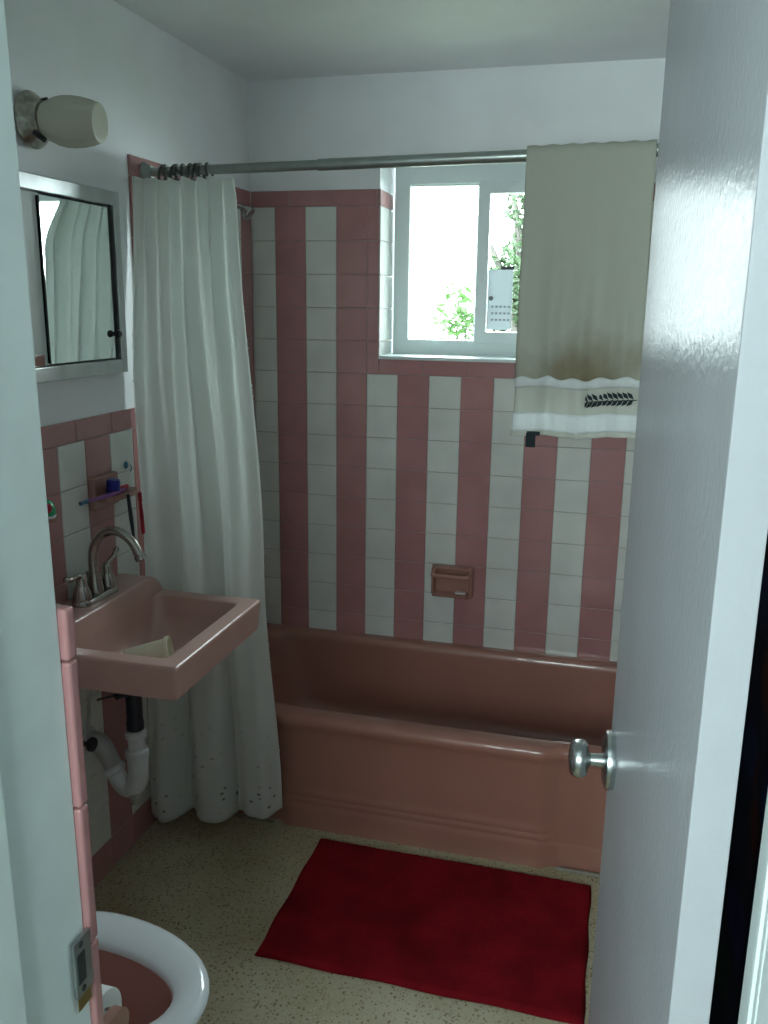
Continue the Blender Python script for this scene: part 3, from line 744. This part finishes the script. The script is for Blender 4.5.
# ------------------------------------------------------------------ bath mat
t0 = MB(); mx0, mx1, my0, my1 = .505, 1.276, -1.255, -.772
R = random.Random(9)
def matz(x, y): return .0115 + .0015 * math.sin(11 * x + 3) * math.sin(13 * y) + R.uniform(-.0012, .0012)
nx, ny = 150, 100
def mg(u, v):
    x = lerp(mx0, mx1, u) + .002 * math.sin(16 * v) * (1 if u in (0, 1) else 0); y = lerp(my0, my1, v) + .002 * math.sin(19 * u) * (1 if v in (0, 1) else 0)
    e = min(u * (mx1 - mx0), (1 - u) * (mx1 - mx0), v * (my1 - my0), (1 - v) * (my1 - my0))
    return Vector((x, y, .0006 + (matz(x, y) - .0006) * sstep(-.001, .009, e)))
t0.grid(mg, nx, ny)
rg = t0.build('bath_mat', 'rug', None, sharp=180); md = rg.modifiers.new('thickness', 'SOLIDIFY'); md.thickness = .0005
tag(rg, 'dark red rectangular pile bath mat on the terrazzo floor beside the tub', 'bath mat')

# ------------------------------------------------------------------ sink
SX, SY0, SY1 = .385, -1.350, -.885; SZ = .765; DZ = .815
sk = thing('sink', (0, (SY0 + SY1) / 2, .70), 'pink rectangular wall-hung sink with raised faucet ledge', 'sink')
mb = MB()
def sr(x0, x1, y0, y1, r, z): return rrect(x0, x1, y0, y1, r, z, 5, 4)
X0 = .0006
mb.loft([sr(X0 + .04, SX - .16, SY0 + .16, SY1 - .14, .05, .648), sr(X0 + .02, SX - .10, SY0 + .10, SY1 - .08, .05, .668), sr(X0, SX - .012, SY0 + .010, SY1 - .010, .012, .685), sr(X0, SX - .007, SY0 + .005, SY1 - .005, .008, .686), sr(X0, SX - .001, SY0 + .001, SY1 - .001, .006, SZ - .010), sr(X0, SX, SY0, SY1, .006, SZ - .005),
         sr(X0, SX - .002, SY0 + .002, SY1 - .002, .006, SZ - .001), sr(X0, SX - .006, SY0 + .006, SY1 - .006, .006, SZ),
         sr(.100, SX - .042, SY0 + .040, SY1 - .040, .018, SZ), sr(.104, SX - .048, SY0 + .045, SY1 - .045, .020, SZ - .005),
         sr(.108, SX - .056, SY0 + .053, SY1 - .053, .028, SZ - .05), sr(.125, SX - .085, SY0 + .085, SY1 - .075, .045, .682), sr(.16, SX - .14, SY0 + .17, SY1 - .15, .04, .668)], cap0=True, cap1=True)
mb.build('basin', 'porcs', sk, sharp=50)
mb = MB()
# faucet ledge: profile in x-z swept along y, softened ends
prof = [(X0, SZ - .03), (X0, DZ - .003), (X0 + .003, DZ), (.088, DZ), (.095, DZ - .002), (.0985, DZ - .007), (.104, SZ - .008), (.104, SZ - .03)]
def led(y, k): return [Vector((x, y, z if z < SZ else SZ + (z - SZ) * k)) for x, z in prof]
ys = [(SY0 + .001, .0), (SY0 + .004, .55), (SY0 + .010, .88), (SY0 + .018, 1), (SY1 - .060, 1), (SY1 - .040, .93), (SY1 - .025, .75), (SY1 - .012, .45), (SY1 - .004, .18), (SY1 - .001, 0)]
mb.loft([led(y, k) for y, k in ys], cap0=True, cap1=True); mb.build('faucet_ledge', 'porcs', sk, sharp=50)
mb = MB(); mb.lathe([(0, 0), (.021, 0), (.019, .002), (0, .003)], (.20, -1.118, .6682), (0, 0, 1), 20, cap=False); mb.build('drain', 'chrome', sk)

# faucet
FY = -1.125; FX = .052
fc = thing('faucet', (FX, FY, DZ), 'brushed nickel gooseneck faucet with two lever handles on the pink sink', 'faucet')
mb = MB(); ring = lambda ix, z: [Vector((v.x, v.y, z)) for v in rrect(FX - .026 + ix, FX + .026 - ix, FY - .078 + ix, FY + .078 - ix, .0255 - ix, 0, 7)]
mb.loft([ring(0, DZ), ring(0, DZ + .008), ring(.003, DZ + .013), ring(.009, DZ + .016)], cap0=True, cap1=True); mb.build('base', 'nickel', fc)
mb = MB(); mb.lathe([(.021, 0), (.0215, .010), (.0185, .026), (.0150, .042), (.0130, .052)], (FX, FY, DZ + .014), (0, 0, 1), 24)
mb.tube([(FX, FY, DZ + .05), (FX, FY, DZ + .105), (FX + .010, FY, DZ + .140), (FX + .038, FY, DZ + .168), (FX + .075, FY, DZ + .172), (FX + .108, FY, DZ + .150), (FX + .126, FY, DZ + .118)], [.0125, .0120, .0115, .0112, .0110, .0110, .0118], 16, smooth=8)
mb.lathe([(.0115, 0), (.0140, .003), (.0140, .014), (.011, .016)], (FX + .125, FY, DZ + .121), (.42, 0, -.9), 18); mb.build('spout', 'nickel', fc)
for sg in (-1, 1):
    y = FY + sg * .053
    mb = MB(); mb.lathe([(.0225, 0), (.0230, .008), (.0205, .020), (.0150, .034), (.0125, .040), (.0130, .048), (.0120, .056), (.0060, .062)], (FX, y, DZ + .012), (0, 0, 1), 22); hb = mb.build('handle', 'nickel', fc)
    mb = MB(); z = DZ + .066
    if sg < 0: pts = [(FX, y, z), (FX + .002, y - .016, z + .010), (FX - .002, y - .034, z + .006), (FX - .006, y - .050, z + .010)]
    else: pts = [(FX, y, z), (FX + .004, y + .014, z + .012), (FX + .004, y + .030, z + .020), (FX + .002, y + .046, z + .030)]
    mb.tube(pts, [.0085, .0062, .0055, .0075], 12, smooth=6); mb.lathe([(0, -.007), (.0055, -.005), (.0078, 0), (.0055, .005), (0, .007)], pts[-1], Vector(pts[-1]) - Vector(pts[-2]), 14, cap=False); mb.build('lever', 'nickel', hb)
MB().tube([(FX - .018, FY, DZ + .014), (FX - .018, FY, DZ + .060)], .0025, 8).lathe([(0, 0), (.005, .002), (.005, .006), (0, .009)], (FX - .018, FY, DZ + .058), (0, 0, 1), 12, cap=False).build('lift_rod', 'nickel', fc)

# cream tub lying in the basin
t = thing('plastic_tub', (.24, -1.2, .66), 'cream plastic tub with flared rim lying tilted in the sink basin', 'plastic tub')
ax = Vector((.62, .22, .12)).normalized(); s0 = Vector((.192, -1.235, .716))
MB().lathe([(0, 0), (.018, .001), (.0215, .004), (.0300, .095), (.0345, .098), (.0345, .106), (.0315, .107), (.0275, .100), (.020, .008), (0, .006)], s0, ax, 30, cap=False).build('cup', 'cream', t)

# ------------------------------------------------------------------ drain pipe
PY = -1.125; PX = .140
dp = thing('drain_pipe', (0, PY, .44), 'white plastic drain trap with dark blue tailpiece under the pink sink', 'drain pipe')
mb = MB(); mb.tube([(PX, PY, .646), (PX, PY, .478)], .0205, 20); mb.lathe([(.022, 0), (.022, .02)], (PX, PY, .478), (0, 0, 1), 20); mb.lathe([(.013, 0), (.013, .036)], (PX - .004, PY - .012, .585), (-.5, -.85, 0), 14); mb.build('tailpiece', 'navyabs', dp)['label'] = 'dark blue tailpiece under the sink'
mb = MB(); mb.tube([(PX - .02, PY - .04, .585), (PX - .035, PY - .10, .597)], .003, 8); mb.build('lift_lever', 'black', dp)
def nut(x, z, ax=(0, 0, 1), r=.0275, h=.022, y=PY):
    m_ = MB(); m_.lathe([(r * .82, 0), (r, .004), (r, h - .004), (r * .86, h)], (x, y, z), ax, 10); return m_
mb = MB(); mb.tube([(PX, PY, .475), (PX, PY, .40)], .0205, 20); mb.build('slip_tube', 'pipew', dp)
nut(PX, .452).build('slip_nut', 'pipew', dp)
nut(PX, .398, r=.030, h=.026).build('slip_nut', 'pipew', dp)
mb = MB(); mb.tube([(PX, PY, .402), (PX, PY, .350), (PX - .008, PY, .322), (PX - .030, PY, .308), (PX - .054, PY, .324), (PX - .068, PY, .352)], [.026, .026, .0255, .025, .024, .0235], 20, smooth=6); mb.build('trap_bend', 'pipew', dp)
mb = MB(); mb.lathe([(.021, 0), (.021, .016), (.014, .022), (.010, .040)], (PX - .012, PY, .306), (0, 0, -1), 12); mb.build('cleanout_plug', 'piper', dp)
m_ = nut(PX - .064, .346, (-.45, 0, .9), r=.0295, h=.020); m_.build('slip_nut', 'pipew', dp)
mb = MB(); mb.tube([(PX - .068, PY, .355), (PX - .086, PY, .395), (PX - .104, PY, .418), (.010, PY - .002, .425)], [.0225, .024, .026, .027], 20, smooth=7); mb.build('trap_arm', 'piper', dp)
mb = MB(); mb.lathe([(.036, 0), (.035, .005), (.026, .009)], (.0008, PY, .425), (1, 0, 0), 24); mb.build('wall_flange', 'pipew', dp)
sv = thing('stop_valve', (.01, -1.20, .46), 'small dark stop valve on the wall left of the white drain trap', 'valve')
MB().tube([(.0006, -1.19, .455), (.05, -1.19, .455)], .008, 12).lathe([(0, 0), (.017, .001), (.019, .006), (.017, .012), (0, .013)], (.05, -1.19, .455), (1, 0, 0), 14, cap=False).build('valve_body', 'black', sv)
MB().tube([(.04, -1.19, .46), (.045, -1.18, .52), (.052, -1.175, .62)], .005, 10, smooth=5).build('supply_tube', 'piper', sv)

# ------------------------------------------------------------------ wall items above the sink
th = thing('toothbrush_holder', (.0006, -.985, 1.06), 'pink ceramic toothbrush holder shelf on the tiles above the faucet', 'toothbrush holder')
MB().box(.0008, .018, -1.049, -.940, 1.012, 1.094, .004, 3).build('back_plate', 'ceramic', th)
mb = MB(); zs = 1.044
mb.prism([(.012, zs + .004), (.066, zs + .003), (.071, zs), (.071, zs - .008), (.062, zs - .012), (.030, zs - .022), (.012, zs - .030)], -1.040, -.880, 'y') if 0 else None
poly = [(-1.046, .004), (-1.042, .046), (-1.028, .060), (-.932, .066), (-.908, .050), (-.906, .002)]
mb.add([(x, y, z) for z in (zs - .010, zs + .004) for (y, x) in poly], [tuple(range(6)), tuple(range(6, 12))] + [(i, (i + 1) % 6, 6 + (i + 1) % 6, 6 + i) for i in range(6)])
mb.build('shelf', 'ceramic', th)
def brush(head, tail, m1, m2, label, group=None, capm=None):
    t = thing('toothbrush', tail, label, 'toothbrush', group); h, l = Vector(head), Vector(tail); md_ = h.lerp(l, .55) + Vector((0, 0, -.002))
    MB().tube([l, md_, h.lerp(l, .2), h], [.0048, .0056, .0035, .003], 10, smooth=5).build('handle', m1, t)
    d = (h - l).normalized(); b = MB(); s = h - d * .002
    q = d.cross(Vector((0, 0, 1))); q = q.normalized() if q.length > .1 else Vector((1, 0, 0))
    b.tube([s - d * .024, s + d * .002], .0052, 8); b.build('bristles', m2, t)
    if capm:
        MB().lathe([(0, 0), (.016, .001), (.0175, .006), (.0175, .028), (.015, .033), (0, .034)], h - d * .006 - Vector((0, 0, .0)), d, 18, cap=False).build('head_cap', capm, t)
    return t
brush((.044, -1.150, 1.055), (.056, -.975, 1.0555), 'purple', 'teal', 'purple toothbrush lying across the holder shelf with its teal head over the edge')
brush((.076, -.975, .905), (.071, -.985, 1.046), 'black', 'red', 'dark toothbrush with red lower end hanging from the holder behind the faucet spout')
brush((.062, -.915, 1.036), (.055, -.895, .920), 'red', 'red', 'red toothbrush hanging at the curtain end of the holder')
mb = MB(); mb.lathe([(0, 0), (.0155, .001), (.0175, .006), (.0175, .032), (.015, .038), (0, .039)], (.040, -1.004, 1.0485), (.10, 0, 1), 18, cap=False)
tag(mb.build('bottle_cap', 'blue'), 'round blue plastic cap standing on the pink toothbrush holder shelf', 'cap')
mb = MB(); mb.tube([(.034, -.980, 1.0540), (.036, -.930, 1.0540)], .0055, 10); tag(mb.build('lip_balm', 'red'), 'small dark red tube lying beside the blue cap on the holder', 'tube')
hk = thing('suction_hook', (.0008, -.874, 1.095), 'tiny teal suction hook on white tile just left of the curtain', 'hook')
MB().lathe([(0, 0), (.010, .0005), (.008, .004), (.004, .006), (0, .0065)], (.0008, -.874, 1.098), (1, 0, 0), 16, cap=False).build('suction_cup', 'teal', hk)
MB().tube([(.014, -.874, 1.100), (.018, -.874, 1.090), (.018, -.880, 1.082), (.022, -.886, 1.088)], .0015, 6, smooth=4).build('hook_wire', 'teal', hk)
# small cup holder at the door jamb side with a glazed ornament
OY = -1.262
ch = thing('soap_holder', (.0008, -1.238, 1.04), 'small pink ceramic wall bracket at the left jamb edge above the sink', 'bracket')
MB().box(.0008, .010, OY - .045, OY + .034, 1.032, 1.098, .003).build('back_plate', 'ceramic', ch)
mb = MB(); mb.lathe([(0, 0), (.022, 0), (.026, .004), (.027, .010), (.024, .010), (.022, .005), (0, .004)], (.030, OY, 1.038), (0, 0, 1), 24, cap=False); mb.build('dish', 'ceramic', ch)
og = thing('glazed_ornament', (.030, OY, 1.0445), 'round red and green glazed ornament with white rim in the pink bracket', 'ornament')
MB().lathe([(0, 0), (.018, 0), (.0225, .003), (.0235, .008), (0, .009)], (.030, OY, 1.0445), (0, 0, 1), 24, cap=False).build('white_rim', 'whitep', og)
MB().lathe([(0, 0), (.0215, .002), (.0235, .014), (.019, .028), (.009, .035), (0, .037)], (.030, OY, 1.0520), (0, 0, 1), 24, cap=False).build('body', 'green', og)
MB().lathe([(0, 0), (.012, .0), (.010, .004), (0, .005)], (.045, OY - .014, 1.0715), (.7, -.6, .2), 18, cap=False).build('red_spot', 'red', og)

# ------------------------------------------------------------------ medicine cabinet with sliding mirrors
mc = thing('medicine_cabinet', (0, (CY0 + CY1) / 2, CZ0), 'metal framed medicine cabinet with two mirror doors on the left wall', 'medicine cabinet')
mb = MB()
D2 = .020
for a, b_, c, d in ((CY0, CY0 + fw, CZ0, CZ1), (CY1 - .026, CY1, CZ0, CZ1), (CY0 + fw - .001, CY1 - .025, CZ0, CZ0 + fw), (CY0 + fw - .001, CY1 - .025, CZ1 - fw, CZ1)):
    mb.box(.0005, D2, a, b_, c, d, .003, 3)
mb.build('frame', 'alum', mc)
mb = MB(); xb = -.012; q0, q1, q2, q3 = CY0 + .014, CY1 - .014, CZ0 + .014, CZ1 - .014
mb.box(xb - .002, xb, q0, q1, q2, q3); mb.box(xb, .002, q0, q0 + .002, q2, q3); mb.box(xb, .002, q1 - .002, q1, q2, q3); mb.box(xb, .002, q0, q1, q2, q2 + .02); mb.box(xb, .002, q0, q1, q3 - .02, q3)
mb.build('cabinet_box', 'trimw', mc)
MB().box(.0012, .0020, q0 + .022, -1.162, q2 + .021, q3 - .021).build('reflected_wall_panel', 'wallrefl', mc)  # white sheet in place of the bright wall mirrored in the left door
bx = MB(); bx.box(-.0115, .003, -1.262, -1.183, 1.3775, 1.402, .002); tag(bx.build('reflected_trim_block', 'ceramic'), 'pink block standing in for the tile trim reflected in the left cabinet mirror', 'box')  # mirror image of the pink tile trim, built as a solid block
ms_ = MB(); ms_.box(.0075, .010, -1.172, CY1 - .040, CZ0 + fw + .004, CZ1 - fw - .006); mp_ = ms_.build('mirror_door', 'mirror', mc, smooth=False)
mb = MB(); mb.lathe([(.006, 0), (.005, .006), (.0085, .009), (.009, .015), (.006, .018)], (.010, -.905, 1.440), (1, 0, 0), 16); mb.build('pull_knob', 'black', mp_)
# both sliding doors are pushed toward the curtain side: the second runs behind the first
MB().box(.0020, .0045, -1.176, CY1 - .036, CZ0 + fw + .003, CZ1 - fw - .004).build('mirror_door', 'mirror', mc, smooth=False)
MB().box(.0070, .0106, -1.1735, -1.1715, CZ0 + fw + .004, CZ1 - fw - .006).build('edge_strip', 'dark', mp_)
# ------------------------------------------------------------------ wall lamp
LY, LZ = -1.165, 1.893
lm = thing('wall_lamp', (0, LY, LZ), 'old wall lamp with pitted metal base and frosted glass shade above the cabinet', 'wall lamp')
MB().lathe([(.056, 0), (.058, .005), (.054, .011), (.043, .019), (.037, .030), (.0375, .036)], (.0005, LY, LZ), (1, 0, 0), 32).build('base', 'rust', lm)
MB().tube([(.030, LY, LZ + .038), (.044, LY, LZ + .040)], .004, 8).build('screw', 'black', lm)
MB().tube([(.026, LY - .026, LZ - .030), (.052, LY - .030, LZ - .046)], .006, 8).build('screw', 'black', lm)
mb = MB(); mb.lathe([(0.036, 0.034), (0.039, 0.03928), (0.042, 0.04808), (0.048, 0.06216), (0.051, 0.078), (0.0515, 0.0956), (0.0495, 0.11672), (0.0455, 0.13608), (0.0405, 0.15104), (0.0385, 0.155), (0.033, 0.15588), (0.015, 0.15588), (0, 0.15764), (0, 0.155), (0.03, 0.15324), (0.035, 0.15016), (0.044, 0.12728), (0.0495, 0.10792), (0.0495, 0.08768), (0.0455, 0.0692), (0.036, 0.04808), (0.031, 0.03576)], (0, LY, LZ), (1, .13, -.05), 40, cap=False)
mb.build('shade', 'shade', lm)
MB().lathe([(0, .036), (.014, .036), (.014, .060), (.020, .075), (.026, .092), (.022, .105), (0, .112)], (0, LY, LZ), (1, .13, -.05), 20, cap=False).build('bulb', 'whitep', lm)

# ------------------------------------------------------------------ toilet
TYc = -1.835
tl = thing('toilet', (.40, TYc, 0), 'pink toilet with white seat ring at the lower left beside the door jamb', 'toilet')
def egg(x0, x1, hw, z, n=48, xw=.44):
    """egg outline: x0 back, x1 front, half width hw, widest near xw"""
    out = []
    for i in range(n):
        a = 2 * PI * i / n; c, s = math.cos(a), math.sin(a)
        xc = x0 + (x1 - x0) * xw
        x = xc + (x1 - xc) * c if c > 0 else xc + (xc - x0) * c
        e = .92
        out.append(Vector((x, TYc + hw * (abs(s) ** e) * (1 if s > 0 else -1), z)))
    return out
mb = MB()
mb.loft([egg(.18, .50, .095, 0), egg(.18, .50, .097, .03), egg(.20, .48, .085, .10), egg(.20, .53, .105, .20), egg(.20, .60, .145, .29), egg(.215, .650, .166, .355), egg(.22, .660, .170, .380), egg(.222, .657, .168, .388), egg(.228, .650, .160, .390),
         egg(.262, .612, .112, .390), egg(.268, .606, .106, .384), egg(.27, .60, .104, .36), egg(.29, .575, .094, .30), egg(.33, .52, .062, .22), egg(.36, .49, .045, .17), egg(.39, .46, .02, .155)], cap0=True, cap1=True)
mb.build('bowl', 'toiletpink', tl, sharp=60)
mb = MB(); mb.loft([egg(.335, .505, .060, .232), egg(.42, .43, .004, .2325)], cap1=True)
wm = bpy.data.materials.new('toilet_water'); wm.use_nodes = True; b_ = wm.node_tree.nodes['Principled BSDF']; b_.inputs['Base Color'].default_value = (.22, .07, .03, 1); b_.inputs['Roughness'].default_value = .03
M['water'] = wm; mb.build('water', 'water', tl)
def seatring(h0, h1, xi, xo): return
mb = MB(); zs = .392
mb.loft([egg(.250, .612, .098, zs), egg(.225, .664, .168, zs), egg(.220, .670, .174, zs + .006), egg(.220, .670, .174, zs + .012), egg(.224, .665, .169, zs + .019), egg(.232, .654, .156, zs + .0235), egg(.240, .632, .125, zs + .022), egg(.247, .616, .102, zs + .016), egg(.250, .612, .096, zs + .008), egg(.250, .612, .098, zs)])
mb.build('seat', 'whitep', tl, sharp=60)['label'] = 'white glossy toilet seat ring'
for s in (-1, 1): MB().box(.205, .245, TYc + s * .075 - .014, TYc + s * .075 + .014, .391, .424, .005, 3).build('seat_hinge', 'whitep', tl)
# raised lid leaning on the tank
mb = MB()
lid = []
for k, (zz, sc_) in enumerate(((0, 1.0), (.012, 1.0), (.016, .96))):
    e = egg(0, .44, .172 * sc_, 0, xw=.5)
    lid.append([Vector((.196 + zz * .99 - (v.x) * .06, v.y, .425 + .0 + v.x * .995 * (sc_) + (1 - sc_) * .2)) for v in e])
mb.loft(lid, cap0=True, cap1=True); mb.build('lid', 'whitep', tl)
MB().box(.010, .150, TYc - .20, TYc + .20, .40, .745, .018, 4).build('tank', 'toiletpink', tl)
MB().box(.009, .158, TYc - .208, TYc + .208, .746, .775, .010, 3).build('tank_lid', 'toiletpink', tl)
MB().box(.02, .24, TYc - .075, TYc + .075, .02, .398, .03, 4).build('pedestal', 'toiletpink', tl)
MB().tube([(.150, TYc + .14, .70), (.172, TYc + .14, .70), (.176, TYc + .09, .695)], .006, 10, smooth=4).build('flush_lever', 'chrome', tl)

# paper holder on the front wall beside the jamb
hx, hy, hz = .697, -2.100, .645
ph = thing('paper_holder', (hx, YF + .02, hz), 'pink ceramic paper holder post on the front wall by the door jamb', 'paper holder')
for xx in (hx, hx - .135):
    mb = MB(); pr = [(YF + .0135, hz - .034), (YF + .0135, hz + .034), (YF + .035, hz + .026)] + [(hy - .006 + .024 * math.cos(a), hz - .004 + .024 * math.sin(a)) for a in [PI / 2 - PI * k / 16 for k in range(17)]] + [(YF + .035, hz - .030)]
    mb.prism(pr, xx - .007, xx + .007, 'x'); mb.build('post', 'ceramic', ph)
MB().tube([(hx - .13, hy, hz), (hx - .004, hy, hz)], .009, 12).build('spindle', 'whitep', ph)
mb = MB(); mb.lathe([(.0185, 0), (.0405, 0), (.041, .001), (.041, .104), (.0405, .105), (.0185, .105), (.0185, 0)], (hx - .120, hy - .004, hz - .004), (1, 0, 0), 36, cap=False)
tag(mb.build('toilet_roll', 'paper'), 'white toilet paper roll on the pink holder just past the strike plate', 'toilet roll')

# ------------------------------------------------------------------ robe hanging behind the door
rb = thing('robe_hook', (W - .009, -1.72, 1.78), 'small metal robe hook on the right wall behind the open door', 'hook')
MB().lathe([(.018, 0), (.017, .004)], (W - .0005, -1.72, 1.78), (-1, 0, 0), 16).tube([(W - .004, -1.72, 1.78), (W - .03, -1.72, 1.775), (W - .04, -1.72, 1.795)], .004, 8, smooth=4).build('hook_arm', 'chrome', rb)
def robe(u, v):
    a = 2 * PI * u; w = lerp(.10, .30, sstep(0, .35, v)); d = lerp(.018, .038, sstep(0, .5, v))
    fold = 1 + .16 * math.sin(7 * a + 2 * v) * sstep(.05, .4, v)
    return Vector((W - .060 + d * math.sin(a) * fold * .85, -1.70 + w * math.cos(a), lerp(1.77, .10, v)))
mb = MB(); mb.grid(robe, 90, 60); o = mb.build('robe', 'floral', None, sharp=180)
tag(o, 'dark navy robe with red and green floral print glimpsed behind the door', 'robe')

# ------------------------------------------------------------------ light
w = bpy.data.worlds.new('world'); sc.world = w; w.use_nodes = True
bg = w.node_tree.nodes['Background']; bg.inputs[0].default_value = (.87, .98, 1.0, 1); bg.inputs[1].default_value = 5.2
def portal(name, loc, rot, sx, sy):
    l = bpy.data.lights.new(name, 'AREA'); l.shape = 'RECTANGLE'; l.size = sx; l.size_y = sy; l.cycles.is_portal = True
    o = bpy.data.objects.new(name, l); COL.objects.link(o); o.location = loc; o.rotation_euler = rot
portal('portal_window', ((WX0 + WX1) / 2, .245, (WZ0 + WZ1) / 2), (-PI / 2, 0, 0), WX1 - WX0, WZ1 - WZ0)
portal('portal_hall', ((HX0 + HX1) / 2, -3.805, (HZ0 + HZ1) / 2), (PI / 2, 0, 0), HX1 - HX0, HZ1 - HZ0)

# ------------------------------------------------------------------ camera
cam = bpy.data.cameras.new('camera'); co = bpy.data.objects.new('camera', cam); COL.objects.link(co)
yaw, pit, rol, f = -.2577, .2352, .0128, 868.8249
cy, sy = math.cos(yaw), math.sin(yaw); cp, sp = math.cos(pit), math.sin(pit)
F = Vector((sy * cp, cy * cp, -sp)); Rt = Vector((cy, -sy, 0)); Up = Rt.cross(F)
R2 = Rt * math.cos(rol) + Up * math.sin(rol); U2 = -Rt * math.sin(rol) + Up * math.cos(rol)
co.matrix_world = Matrix(((R2.x, U2.x, -F.x, 1.2445), (R2.y, U2.y, -F.y, -2.8949), (R2.z, U2.z, -F.z, 1.5224), (0, 0, 0, 1)))
cam.sensor_fit = 'HORIZONTAL'; cam.sensor_width = 36; cam.lens = f * 36 / 768; cam.clip_start = .02
sc.camera = co
sc.view_settings.view_transform = 'Standard'; sc.view_settings.look = 'None'; sc.view_settings.exposure = 2.4; sc.view_settings.gamma = 1
sc.view_settings.use_curve_mapping = False
sc.cycles.use_denoising = True; sc.cycles.max_bounces = 10; sc.cycles.diffuse_bounces = 6; sc.cycles.transparent_max_bounces = 12
sc.cycles.sample_clamp_indirect = 8
